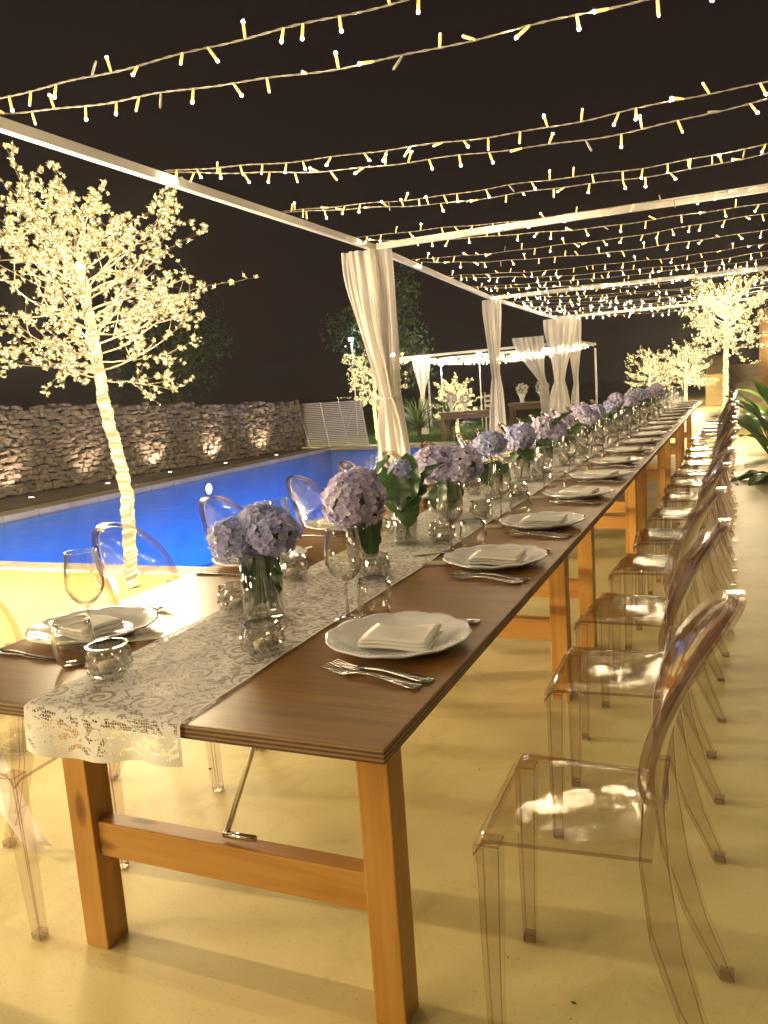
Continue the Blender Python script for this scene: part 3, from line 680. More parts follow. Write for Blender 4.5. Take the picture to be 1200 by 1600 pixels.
# trees dimly seen behind
def dark_tree(label, loc, h, cr, seed, n=4200):
    r = random.Random(seed); t = thing('dark_tree', label, 'tree', loc, 0, 'dim trees behind the garden')
    g = G(); g.tube([(0, 0, 0), (.1, .05, h*.35), (.0, .1, h*.7)], [.16, .12, .05], 8)
    cl = []
    for i in range(16):
        a = r.uniform(0, 2*PI); f = r.uniform(.35, .95); c_ = Vector((math.cos(a)*cr*r.uniform(.2, .8), math.sin(a)*cr*r.uniform(.2, .8), h*f)); cl.append((c_, cr*r.uniform(.28, .5)))
        g.tube([(.05, .05, h*.35*f+h*.15), tuple(c_*.6+Vector((0, 0, h*f*.3))), tuple(c_)], [.06, .035, .012], 5)
    obj('trunk', g, M['bark'], t)
    g = G()
    for i in range(n):
        c_, R_ = r.choice(cl); d = Vector((r.gauss(0, 1), r.gauss(0, 1), r.gauss(0, 1))).normalized()*R_*r.random()**.4
        m = Matrix.Translation(c_+d) @ rand_rot(r); s = r.uniform(.05, .09)
        g.add([m @ Vector(p) for p in ((-s, 0, 0), (0, -s*.4, .01), (s, 0, 0), (0, s*.4, .01))], [(0, 1, 2, 3)])
    o = obj('crown', g, M['tree_leaf'], t, smooth=False)
dark_tree('dim leafy tree rising behind the first curtain, lit by the lamps', (-8.9, 20.6, 0), 4.3, 1.7, 21)
dark_tree('dark tree behind the stone wall', (-13.5, 17, 0), 4.0, 2.0, 22, 3000)
# serving tables
def urn(par_label, loc, seed, s=1.0):
    r = random.Random(seed); t = thing('flower_urn', par_label, 'urn of flowers', loc, 0, 'urns of pale flowers on the serving tables')
    g = G(); g.lathe([(0, 0), (.06*s, 0), (.05*s, .02), (.035*s, .06*s), (.07*s, .14*s), (.085*s, .2*s), (.06*s, .21*s), (0, .2*s)], 14); obj('urn', g, M['porcelain'], t)
    g = G()
    for i in range(120):
        d = Vector((r.gauss(0, 1), r.gauss(0, 1), r.gauss(0, 1))).normalized()*.13*s*r.uniform(.8, 1.05)
        m = Matrix.Translation(d+Vector((0, 0, .3*s))) @ rand_rot(r); q = .032*s
        g.add([m @ Vector(p) for p in ((-q, 0, 0), (0, -q, .006), (q, 0, 0), (0, q, .006))], [(0, 1, 2, 3)])
    obj('petals', g, M['petal_white'], t, smooth=False)
def side_table(label, loc, L, W, h, rz=0):
    t = thing('serving_table', label, 'table', loc, rz, 'wooden serving tables across the lawn')
    obj('table_top', bevel_mesh(mesh('table_top', G().box((0, 0, h-.025), (L, W, .05)), M['greywood'], False), .005, 1), None, t)
    for sx in (-1, 1):
        for sy in (-1, 1): obj('leg', G().box((sx*(L/2-.06), sy*(W/2-.06), (h-.05)/2), (.07, .07, h-.05)), M['greywood'], t, smooth=False)
    obj('rail', G().box((0, -W/2+.06, h-.1), (L-.2, .03, .09)), M['greywood'], t, smooth=False)
side_table('wooden serving table on the lawn left of the second curtain', (-4.95, 16.35, 0), 1.25, .6, .62, .1)
side_table('wooden serving table on the lawn right of the second curtain', (-3.75, 17.6, 0), 1.2, .6, .70, .1)
urn('pale flower urn at the left end of the left serving table', (-5.35, 16.3, .621), 1); urn('pale flower urn behind the left serving table lamp', (-5.1, 16.5, .621), 2, .9)
urn('pale flower urn on the left half of the right serving table', (-4.05, 17.55, .701), 3); urn('tall pale flower urn on the right half of the right serving table', (-3.6, 17.6, .701), 4, 1.1)
t = thing('white_chair', 'white slatted chair behind the left serving table', 'chair', (-4.55, 16.95, 0), .3)
for sx in (-1, 1):
    for sy in (-1, 1): obj('leg', G().box((sx*.2, sy*.2, .22 if sy < 0 else .5), (.035, .035, .44 if sy < 0 else 1.0)), M['whitemetal'], t, smooth=False)
obj('seat', G().box((0, 0, .455), (.46, .46, .03)), M['whitemetal'], t, smooth=False)
for i in range(4): obj('slat', G().box((0, .2, .58+i*.11), (.36, .02, .06)), M['whitemetal'], t, smooth=False)
# house side on the right, at the end of the terrace
ho = thing('stone_house', 'tan stone house with outside stairs at the far right', 'house', (0, 0, 0))
obj('wall', G().box((4.0, 31.2, 1.5), (5.6, .4, 3.0)), M['ochre2'], ho, smooth=False)
for i in range(6): obj('step', G().box((.75, 27.6+i*.32, .10+i*.2), (.95, .32, .20+i*.4 if False else .2)), M['ochre2'], ho, smooth=False)
obj('stair_core', G().box((.75, 30.1, .6), (.9, 1.8, 1.2)), M['ochre2'], ho, smooth=False)
g = G(); g.add([(x, y, z) for x in (-.42, .12) for y, z in ((26.6, -.02), (28.6, -.02), (28.6, 1.55), (26.6, .95))], [(0, 1, 2, 3), (7, 6, 5, 4), (0, 4, 5, 1), (1, 5, 6, 2), (2, 6, 7, 3), (3, 7, 4, 0)])
obj('stair_flank', g, M['ochre'], ho, smooth=False)
t = thing('wall_lamp', 'warm wall lamp on the tan stone house at the right edge', 'wall lamp', (2.2, 30.95, 1.9), 0)
g = G(); g.lathe([(.03, -.14), (.07, -.1), (.08, .05), (.03, .12), (0, .12)], 12); obj('shade', g, M['lamp_warm'], t)
obj('bracket', G().box((0, .06, .02), (.05, .1, .05)), M['steel'], t, smooth=False)
lamp('wall_light', (0, -.2, 0), 90, (1, .6, .2), .1, t)

# ------------------------------------------------------------------ broad-leaved plants on the right
def broad(label, loc, n, h, seed, lay=0):
    r = random.Random(seed); t = thing('broad_leaf_plant', label, 'plant', loc, 0, 'broad-leaved plants along the right')
    for i in range(n):
        a = r.uniform(0, 2*PI) if not lay else r.uniform(2.3, 4.1); e = r.uniform(.75, 1.45) if not lay else r.uniform(.1, .5)
        L = h*r.uniform(.7, 1.05); sl = L*.45; w_ = .085*r.uniform(.8, 1.25)
        d = Vector((math.cos(a), math.sin(a), 0)); q = Vector((-math.sin(a), math.cos(a), 0)); p = Vector((r.uniform(-.06, .06), r.uniform(-.06, .06), 0)); pts = [p.copy()]; el = e
        for k in range(4): p = p+(d*math.cos(el)+Vector((0, 0, 1))*math.sin(el))*sl/4; pts.append(p.copy()); el -= .05
        g = G(); g.tube(pts, [.011, .010, .009, .008, .007], 5); m = 9; vs = []
        for k in range(m+1):
            f = k/m; ww = w_*math.sin(PI*min(1, f*.93+.07))**.75; nrm = (d*-math.sin(el)+Vector((0, 0, 1))*math.cos(el))
            wob = .012*math.sin(f*11+i)
            vs += [p+q*ww+nrm*(ww*.35+wob), p.copy(), p-q*ww+nrm*(ww*.35-wob)]
            p = p+(d*math.cos(el)+Vector((0, 0, 1))*math.sin(el))*(L-sl)/m; el -= .09
        g.add(vs, [(3*k+c_, 3*k+c_+1, 3*k+c_+4, 3*k+c_+3) for k in range(m) for c_ in (0, 1)])
        obj('leaf', g, M['plant'], t)
broad('tall clump of broad green leaves at the right edge behind the chairs', (.98, 9.4, 0), 20, 1.25, 31)
broad('second clump of broad green leaves farther back at the right edge', (1.0, 11.4, 0), 18, 1.3, 32)
broad('low clump of broad leaves spreading over the floor at the right edge', (1.02, 8.5, 0), 8, .62, 33, 1)
broad('rear clump of broad green leaves before the stairs', (1.2, 13.8, 0), 12, 1.2, 34)
struct('plant_bed', sheet(.98, 7.6, 3.2, 15.4, .005), M['soil'])

# ------------------------------------------------------------------ the tables
ZT = .74; TW = 1.08; TL = 2.386; XC = -TW/2
def make_table():
    t = thing('trestle_table', '', 'table', (0, 0, 0), 0, 'wooden trestle tables set end to end')
    me = mesh('table_top', G().box((0, 0, ZT-.0125), (TW, TL-.004, .025)), M['top'], False)
    me.materials.append(M['ply'])
    bevel_mesh(me, .003, 2)
    for p in me.polygons: p.material_index = 1 if abs(p.normal.z) < .5 else 0
    obj('table_top', me, None, t)
    lw, ld = .068, .072; xo = TW/2-.125
    for sx in (-1, 1):
        for sy in (-1, 1):
            me = mesh('leg', G().box((sx*(xo-lw/2+.0), sy*(TL/2-.28-ld/2), (ZT-.027)/2), (lw, ld, ZT-.027)), M['pine_z'], False); bevel_mesh(me, .004, 2); obj('leg', me, None, t)
    for sy in (-1, 1):
        y = sy*(TL/2-.28-ld/2)
        me = mesh('rail', G().box((0, y+sy*.0, .28), (2*xo-2*lw-.002, .045, .085)), M['pine_x'], False); bevel_mesh(me, .003, 2); obj('rail', me, None, t)
        yi = y-sy*.0
        b = obj('brace_rod', G().tube([(.0, yi-sy*.0, .335), (.1, y-sy*.14, ZT-.03)], .006, 8), M['steel'], t)
        obj('brace_latch', G().tube([(-.005, yi, .335), (.075, yi, .338)], [.008, .007], 8), M['steel'], b)
        me = mesh('bearer', G().box((0, y, ZT-.05), (2*xo-2*lw-.002, .05, .044)), M['pine_x'], False); obj('bearer', me, None, t, smooth=False)
    return t
tb = make_table(); tb.location = (XC, TL/2, 0); cap = capture(tb)
nm = ['nearest brown trestle table with orange pine legs, its end facing the camera', 'second trestle table of the row', 'third trestle table of the row, in the middle', 'fourth trestle table of the row', 'last trestle table of the row, at the far end']
tb['label'] = nm[0]
for i in range(1, 5): dup(cap, (XC, TL*(i+.5), 0), 0, nm[i])
# lace runner
g = G(); RW = .35; LEN = 5*TL
def lace_piece(v0, v1, nv, label, drop=False, first=True):
    me = bpy.data.meshes.new('lace_runner'); vs = []; uvs = []; fs = []; nu = 28
    for j in range(nv+1):
        v = v0+(v1-v0)*j/nv
        for i in range(nu+1):
            u = RW*i/nu; x = XC-.005-RW/2+u; wob = .0012*math.sin(u*50+v*9)+.0010*math.sin(v*23+u*11)
            if v < .085:
                h = .085-v; k = h/.085
                x = XC-.005-RW/2+u+(u/RW-.5)*.0*k
                y = -.004-.007*math.sin(u*46)*k-.006*math.sin(u*19+1)*k; z = ZT+.004-h-.010*k*math.sin(u*14)
                if h < .008: y = -.004+(.008-h)*.4; z = ZT+.004-h*.6
            else: y = v-.085; z = ZT+.0035+abs(wob)
            x += .003*math.sin(v*5+ (0 if u < RW/2 else 2))
            vs.append((x, y, z)); uvs.append((u, v))
    for j in range(nv):
        for i in range(nu): fs.append((j*(nu+1)+i, j*(nu+1)+i+1, (j+1)*(nu+1)+i+1, (j+1)*(nu+1)+i))
    me.from_pydata(vs, [], fs); ul = me.uv_layers.new(name='UVMap')
    for l in me.loops: ul.data[l.index].uv = uvs[l.vertex_index]
    for p in me.polygons: p.use_smooth = True
    me.materials.append(M['lace']); o = bpy.data.objects.new('lace_runner', me); C.objects.link(o); tag(o, label, 'table runner'); return o
lace_piece(0, LEN+.05, 760, 'cream lace runner along the middle of the tables, hanging over the near end')

# ------------------------------------------------------------------ clear chairs
def make_chair():
    t = thing('clear_chair', '', 'chair', (0, 0, 0), 0, 'clear plastic chairs along the table')
    # local: +Y front; x width
    def seat_fn(u, v):
        y = .205-.315*v; hw = .182-.018*v; s = 2*u-1
        x = s*hw; ed = max(0, abs(s)-.86)/.14; z = .455-.010*math.sin(PI*min(1, max(0, (v-.05)/.9)))*(1-s*s)-.012*ed*ed
        fe = max(0, .09-v)/.09; z -= .030*fe*fe
        return (x, y, z)
    g = G(); n, m = 16, 16; g.grid(seat_fn, n, m)
    b = len(g.v); g.v += [(x, y, z-.008) for x, y, z in g.v[:b]]; k = len(g.f)
    g.f += [tuple(b+i for i in reversed(q)) for q in g.f[:k]]; g.m += [0]*k
    # rim edge
    per = [i for i in range(n+1)]+[(j)*(n+1)+n for j in range(1, m+1)]+[m*(n+1)+i for i in range(n-1, -1, -1)]+[j*(n+1) for j in range(m-1, 0, -1)]
    for a, c_ in zip(per, per[1:]+per[:1]): g.f.append((a, b+a, b+c_, c_)); g.m.append(1)
    seat = obj('seat', g, [M['plastic'], M['plastic_edge']], t, sharp=50)
    # side and front skirts
    g = G()
    for s in (-1, 1): g.add([(s*(.180-.018*v), .203-.312*v, .443-.052*q) for q in (0, 1) for v in [i/10 for i in range(11)]], [(i, i+1, i+12, i+11) for i in range(10)])
    g.add([(.18*(2*i/10-1), .206, .43-.045*q-.008*(1-q)*0) for q in (0, 1) for i in range(11)], [(i, i+1, i+12, i+11) for i in range(10)])
    obj('skirt', g, M['plastic'], seat)
    def leg(P, W, D, name):
        g = G(); vs = []
        for p, w_, d_ in zip(P, W, D):
            for sx, sy in ((-1, -1), (1, -1), (1, 1), (-1, 1)): vs.append((p[0]+sx*w_/2, p[1]+sy*d_/2, p[2]))
        k = len(P); fs = [(4*i+j, 4*i+(j+1) % 4, 4*i+4+(j+1) % 4, 4*i+4+j) for i in range(k-1) for j in range(4)]+[(3, 2, 1, 0), (4*k-4, 4*k-3, 4*k-2, 4*k-1)]
        g.add(vs, fs); me = mesh('leg', g, [M['plastic_leg'], M['plastic_edge']], False); bevel_mesh(me, .0022, 1)
        for p in me.polygons: p.material_index = 1 if max(abs(c_) for c_ in p.normal) < .93 and p.area < .0014 else 0
        return obj('leg', me, None, t)
    def foot(par, p):
        g = G().box(p, (.0285, .0285, .020), taper=.9); f = obj('foot', g, M['plastic_foot'], par, smooth=False)
    for s in (-1, 1):
        l = leg([(s*.152, .185, .003), (s*.156, .183, .2), (s*.158, .178, .43)], [.028, .036, .046], [.028, .036, .044], 'f'); foot(l, (s*.152, .185, .009))
        rear = [(s*.152, -.230, .003), (s*.151, -.170, .14), (s*.150, -.130, .28), (s*.150, -.112, .43), (s*.154, -.113, .54), (s*.160, -.130, .63)]
        l = leg(rear, [.030, .034, .036, .034, .026, .018], [.030, .044, .054, .050, .036, .024], 'r'); foot(l, (s*.152, -.230, .009))
    # back: oval shield leaning backwards
    def bk(u, v):   # polar grid
        a = 2*PI*u; R_ = v; hz = .20; hx = .180
        x = hx*R_*math.copysign(abs(math.cos(a))**.92, math.cos(a)); z = .668+hz*R_*math.sin(a)
        if z < .6: x *= 1-.25*((.6-z)/.13)**1.3
        h = z-.46; y = -.112-.80*h*h*(h > 0)+.030*(x/.18)**2
        return (x, y, z)
    g = G(); g.grid(bk, 40, 9); b = len(g.v); k = len(g.f)
    g.v += [(x, y-.007, z) for x, y, z in g.v[:b]]; g.f += [tuple(b+i for i in reversed(q)) for q in g.f[:k]]; g.m += [0]*k
    back = obj('backrest', g, M['plastic'], t)
    g = G(); pts = [bk(i/44, 1.0) for i in range(44)]; vs = []
    for i, p in enumerate(pts):
        a = 2*PI*i/44; o_ = Vector((math.cos(a), 0, math.sin(a)))
        for (dy, dr) in ((.009, -.010), (.012, .004), (-.016, .005), (-.018, -.008)): vs.append(Vector(p)+Vector((0, dy, 0))+o_*dr)
    fs = []
    for i in range(44):
        for j in range(4): fs.append((4*i+j, 4*i+(j+1) % 4, 4*((i+1) % 44)+(j+1) % 4, 4*((i+1) % 44)+j))
    g.add(vs, fs); g.m = [1 if (q % 4) == 1 else 0 for q in range(len(fs))]
    obj('rim', g, [M['plastic_rim'], M['plastic_edge']], back, sharp=60)
    return t
ch = make_chair(); chc = capture(ch)
rs = random.Random(3)
SY = [.47, 1.215, 1.835]+[2.52+.645*i for i in range(15)]
SEATS = len(SY)
first = True
for side in (1, -1):
    for k, y in enumerate(SY):
        lab = 'clear plastic chair on the %s side of the table, %s from the near end' % ('open right' if side == 1 else 'pool', ORD[k])
        x = (.215 if side == 1 else 2*XC-.225)+rs.uniform(-.03, .03); rz = (PI/2 if side == 1 else -PI/2)+rs.uniform(-.09, .09)
        if k == 0 and side == 1: x = .235; rz = PI/2+.02
        if side == -1: y = y-.06
        if first: ch.location = (x, y, 0); ch.rotation_euler = (0, 0, rz); ch['label'] = lab; first = False
        else: dup(chc, (x, y+rs.uniform(-.02, .02)*(k > 2), 0), rz, lab)

# ------------------------------------------------------------------ place settings
ZP = ZT+.001
def plate_geo():
    g = G(); R_ = .150
    prof = [(0, .004), (.085, .004), (.095, .006), (.108, .014), (.125, .019), (.143, .023), (.150, .0245), (.1505, .022), (.140, .016), (.110, .008), (.09, .0), (0, .0)]
    n = 64
    def rf(a, i, z): return 1+(.020*abs(math.sin(a*6))*min(1, max(0, (i-3)/3)) if i < 9 else .02*abs(math.sin(a*6))*(1 if i == 9 else 0))
    g.lathe(prof, n, rf=rf)
    for j in range(n):    # wavy lift of the rim
        for i in (4, 5, 6, 7, 8):
            q = i*n+j; x, y, z = g.v[q]; g.v[q] = (x, y, z+.0035*abs(math.sin(2*PI*j/n*6)))
    return g
plm = mesh('plate', plate_geo(), M['porcelain'])
dots = G()
for k in range(72):
    a = 2*PI*k/72
    for rr, zz in ((.128, .0205), (.137, .0222)):
        if (k//3) % 2 == 0: dots.lathe([(.0022, 0), (.0016, .0014), (0, .002)], 5, (rr*math.cos(a), rr*math.sin(a), zz))
dotm = mesh('raised_dots', dots, M['porcelain'])
def napkin_geo():
    g = G()
    def layer(z, dx, w_, d_, th):
        def fn(u, v): return (dx+(u-.5)*w_, (v-.5)*d_, z+.0025*math.sin(u*5+v*3)+.004*max(0, u-.8)*5*(1-abs(2*v-1)*.3))
        n, m = 10, 8; b = len(g.v); g.grid(fn, n, m); k = (n+1)*(m+1); g.v += [(x, y, zz-th) for x, y, zz in g.v[b:b+k]]
        fl = [q for q in g.f if q[0] >= b]; g.f += [tuple(i+k for i in reversed(q)) for q in fl]; g.m += [0]*len(fl)
        per = list(range(n+1))+[j*(n+1)+n for j in range(1, m+1)]+[m*(n+1)+i for i in range(n-1, -1, -1)]+[j*(n+1) for j in range(m-1, 0, -1)]
        for a, c_ in zip(per, per[1:]+per[:1]): g.f.append((b+a, b+k+a, b+k+c_, b+c_)); g.m.append(0)
    layer(.012, .0, .150, .105, .006); layer(.020, -.002, .147, .104, .006); layer(.0275, .003, .143, .103, .006)
    return g
napm = mesh('napkin', napkin_geo(), M['napkin'])
def fork_geo():
    g = G(); L = .195
    st = [(0, .011, .001), (.02, .012, .0015), (.05, .009, .004), (.09, .0055, .007), (.125, .0045, .006), (.14, .009, .003), (.15, .0125, .002)]
    vs = []
    for x, hw, z in st: vs += [(x, -hw, z), (x, hw, z), (x, hw, z+.003), (x, -hw, z+.003)]
    k = len(st); g.add(vs, [(4*i+j, 4*i+(j+1) % 4, 4*i+4+(j+1) % 4, 4*i+4+j) for i in range(k-1) for j in range(4)]+[(3, 2, 1, 0), (4*k-4, 4*k-3, 4*k-2, 4*k-1)])
    for q in range(4):
        y = -.0105+.007*q; g.add([(x, y+dy, z+dz) for x, z, h in ((.149, .002, .0017), (.172, .004, .0015), (.195, .009, .0006)) for dy, dz in ((-h, 0), (h, 0), (h, .0022), (-h, .0022))],
              [(4*i+j, 4*i+(j+1) % 4, 4*i+4+(j+1) % 4, 4*i+4+j) for i in range(2) for j in range(4)])
    return g
forkm = bevel_mesh(mesh('fork', fork_geo().xf(Matrix.Diagonal((1.12, 1.05, 1.2, 1))), M['steel']), .0006, 1)
def knife_geo():
    g = G(); st = [(0, .009, .008), (.03, .010, .008), (.08, .007, .007), (.1, .009, .004), (.15, .010, .0025), (.2, .008, .002), (.225, .002, .0015)]
    vs = []
    for x, hw, h in st: vs += [(x, -hw, 0), (x, hw, 0), (x, hw, h), (x, -hw, h)]
    k = len(st); return g.add(vs, [(4*i+j, 4*i+(j+1) % 4, 4*i+4+(j+1) % 4, 4*i+4+j) for i in range(k-1) for j in range(4)]+[(3, 2, 1, 0), (4*k-4, 4*k-3, 4*k-2, 4*k-1)])
knm = bevel_mesh(mesh('knife', knife_geo(), M['steel']), .001, 1)
def glass_geo(prof_out, th, n=28):
    g = G(); g.lathe(prof_out, n); return g
wg_b = G().lathe([(.004, .0), (.034, .0), (.035, .002), (.02, .004), (.006, .007), (.0042, .015), (.0036, .05), (.0038, .082), (.007, .088), (.020, .094), (.036, .112), (.0445, .135), (.043, .165), (.038, .195), (.035, .213)], 28)
wg_i = G().lathe([(.0338, .213), (.0367, .195), (.0418, .165), (.0432, .135), (.035, .114), (.02, .0965), (0, .091)], 28)
wgm = mesh('bowl', G().join(wg_b), M['glass']); wgi = mesh('bowl_inside', wg_i, M['glass'])
wgr = mesh('lip', G().tube([(.0345*math.cos(2*PI*k/28), .0345*math.sin(2*PI*k/28), .213) for k in range(28)], .0011, 5, closed=True), M['glass_rim'])
wgs = mesh('stem_core', G().tube([(0, 0, .004), (0, 0, .05), (0, 0, .086)], [.004, .0026, .004], 8), M['glass_rim'])
tm = mesh('tumbler', G().lathe([(0, .0), (.026, .0), (.033, .004), (.042, .03), (.0435, .05), (.040, .08), (.037, .096), (.0362, .096), (.039, .08), (.0422, .05), (.040, .03), (.03, .009), (0, .008)], 28), M['glass'])
tmr = mesh('lip', G().tube([(.0367*math.cos(2*PI*k/28), .0367*math.sin(2*PI*k/28), .0962) for k in range(28)], .0011, 5, closed=True), M['glass_rim'])
cardm = mesh('place_card', G().box((0, 0, .0012), (.085, .05, .0014)), M['card'], False)
loopg = G(); Lp = [(-.035, -.012), (.035, -.012), (.035, .012), (-.035, .012)]
for a, b in zip(Lp, Lp[1:]+Lp[:1]): loopg.box(((a[0]+b[0])/2, (a[1]+b[1])/2, .004), (abs(a[0]-b[0])+.006, abs(a[1]-b[1])+.006, .007))
loopm = mesh('card_clip', loopg, M['card'], False)
def single(name, me, loc, rz, label, cat, group, sub=None):
    o = bpy.data.objects.new(name, me); C.objects.link(o); o.location = loc; o.rotation_euler = (0, 0, rz); tag(o, label, cat, group)
    for n, m2 in (sub or []):
        c_ = bpy.data.objects.new(n, m2); C.objects.link(c_); c_.parent = o
        if n in ('raised_dots', 'cut_points'): c_['kind'] = 'stuff'
    return o
def glassthing(loc, rz, label):
    t = thing('wine_glass', label, 'wine glass', loc, rz, 'wine glasses at the places')
    for n, m in (('bowl', wgm), ('bowl_inside', wgi), ('lip', wgr), ('stem_core', wgs)):
        c_ = bpy.data.objects.new(n, m); C.objects.link(c_); c_.parent = t
rp = random.Random(9)
for side in (1, -1):
    sn = 'right' if side == 1 else 'pool'
    for k, y in enumerate(SY):
        if side == -1: y -= .06
        o_ = ORD[k]; j = lambda s: rp.uniform(-s, s)
        px = (-.165 if side == 1 else 2*XC+.150)+j(.008); py = y+j(.012)
        # local frame: s=+1 right guests face -x ; inward direction
        inn = -side
        single('plate', plm, (px, py, ZP), j(3), 'scalloped white plate at the %s place of the %s side' % (o_, sn), 'plate', 'scalloped white plates', [('raised_dots', dotm)])
        single('napkin', napm, (px+.01*side, py-.01, ZP+.0035), (0 if side == 1 else PI)+j(.25)-.12, 'folded white napkin on the plate at the %s place of the %s side' % (o_, sn), 'napkin', 'folded white napkins')
        fy = py-.225*side; hx_ = px+.132*side
        for q in range(2):
            single('fork', forkm, (hx_+.010*q*side, fy+.034*q*side, ZP), (PI if side == 1 else 0)-.17+j(.06), '%s steel fork beside the plate at the %s place of the %s side' % ('inner' if q else 'outer', o_, sn), 'fork', 'steel forks')
        single('knife', knm, (px+.125*side, py+.170*side, ZP), (PI if side == 1 else 0)+j(.05), 'steel knife beside the plate at the %s place of the %s side' % (o_, sn), 'knife', 'steel knives')
        if side == 1: gx, gy, tx, ty = px-.175, py+.115, px-.118, py+.165
        else: gx, gy, tx, ty = px+.115, py-.055, px+.185, py-.20
        if k == 0: gx, gy, tx, ty = ((-.340, .60, -.288, .635) if side == 1 else (-.872, .352, -.80, .195))
        lzt = ZP+.0 if (gx > XC+RW/2+.03 or gx < XC-RW/2-.03) else ZP+.006
        glassthing((gx+j(.008), gy+j(.012), lzt), 0, 'stemmed wine glass at the %s place of the %s side' % (o_, sn))
        single('tumbler', tm, (tx+j(.008), ty+j(.012), ZP+.001), 0, 'low rounded water tumbler at the %s place of the %s side' % (o_, sn), 'tumbler', 'water tumblers', [('lip', tmr)])
        if k == 0 and side == -1: single('place_card', cardm, (-.765, .385, ZP+.004), .5, 'cream place card under the forks at the first place of the pool side', 'place card', 'cream place cards')
        elif side == 1 and k > 0: single('card_clip', loopm, (px-.175, py-.03, ZP), .25+j(.1), 'white rectangular loop left of the plate at the %s place of the right side' % o_, 'napkin ring', 'white loops at the places')
        if k in (1, 4, 7): single('menu_card', cardm, (XC+.12*side, y+.1, ZP+.006), .6*side, 'cream card lying on the runner near the %s place of the %s side' % (o_, sn), 'place card', 'cream place cards')

# ------------------------------------------------------------------ crystal cups, vases and hydrangeas
g = G(); n = 40; prof = [(.018, .0), (.030, .003), (.038, .014), (.042, .028), (.042, .040), (.038, .052), (.036, .060), (.040, .066), (.036, .066), (.032, .058), (.034, .042), (.034, .02), (.02, .010), (0, .010)]
def rf(a, i, z): return 1+(.10*(abs(math.sin(a*8+(i % 2)*PI/2))-.5) if 1 < i < 8 else 0)
g.lathe(prof, n, rf=rf); cupm = mesh('crystal_cup', g, M['crystal'], False)
g = G()
for i in range(4):
    for k in range(16):
        a = 2*PI*(k+.5*(i % 2))/16; z = .014+.0135*i; R_ = (.0385, .0425, .0415, .038)[i]; d = Vector((math.cos(a), math.sin(a), 0)); q = Vector((-math.sin(a), math.cos(a), 0)); c_ = d*R_+Vector((0, 0, z)); s = .0068
        g.add([c_+q*s, c_+Vector((0, 0, s)), c_-q*s, c_-Vector((0, 0, s)), c_+d*.006], [(0, 1, 4), (1, 2, 4), (2, 3, 4), (3, 0, 4)])
cupd = mesh('cut_points', g, M['glass_rim'], False)
wax = mesh('candle', G().lathe([(0, .012), (.019, .012), (.019, .028), (.0, .027)], 16), M['card'])
cups = [(-.655, .155), (-.415, .34), (-.665, .62), (-.69, .95), (-.455, 1.0)]
VY = [.575, 1.09, 1.47, 1.93, 2.45]+[3.05+.64*i for i in range(14)]
for i, y in enumerate(VY[2:]): cups += [(-.66+rp.uniform(-.02, .02), y+.16), (-.43+rp.uniform(-.02, .02), y+.05+rp.uniform(-.03, .03))]
for i, (x, y) in enumerate(cups):
    lab = ['cut crystal candle cup alone near the front of the lace runner', 'cut crystal candle cup in front of the nearest vase', 'cut crystal candle cup left of the nearest vase', 'cut crystal candle cup behind the nearest vase', 'cut crystal candle cup right of the second vase'][i] if i < 5 else 'cut crystal candle cup on the runner %s the %s vase, on its %s side' % ('behind' if i % 2 else 'beside', ORD[(i-5)//2+2], 'pool' if (i-5) % 2 == 0 else 'right')
    single('crystal_cup', cupm, (x, y, ZT+.0062), rp.uniform(0, 6), lab, 'candle cup', 'cut crystal candle cups', [('cut_points', cupd), ('candle', wax)])
def vase_meshes(R_, h):
    o_ = mesh('vase_wall', G().lathe([(0, 0), (R_*.92, 0), (R_, .004), (R_, h), (R_-.0025, h), (R_-.003, .018), (0, .016)], 32), M['glass'])
    l_ = mesh('lip', G().tube([((R_-.001)*math.cos(2*PI*k/32), (R_-.001)*math.sin(2*PI*k/32), h) for k in range(32)], .0014, 5, closed=True), M['glass_rim'])
    b_ = mesh('vase_base', G().lathe([(0, .001), (R_*.9, .001), (R_-.003, .006), (R_-.004, .017), (0, .0165)], 32), M['glass_rim'])
    w_ = mesh('water', G().lathe([(0, .0185), (R_-.0035, .0185), (R_-.0035, h*.48), (0, h*.48)], 28), M['water_vase'])
    return [('vase_wall', o_), ('lip', l_), ('vase_base', b_), ('water', w_)]
vsets = [vase_meshes(.050, .165), vase_meshes(.042, .16)]
def leaf_geo(L, W, curl, n=10, m=6):
    g = G()
    def fn(u, v):
        s = 2*u-1; f = v; w_ = W*math.sin(PI*min(1, f*.96+.03))**.8*(1-.15*f); ser = 1+.05*math.sin(f*70)*(abs(s) > .95)
        return (s*w_*ser, L*f*math.cos(curl*f), .25*W*abs(s)**1.5-L*f*math.sin(curl*f)*.8+.006*math.sin(f*20)*abs(s))
    g.grid(fn, m, n); b = len(g.v); return g
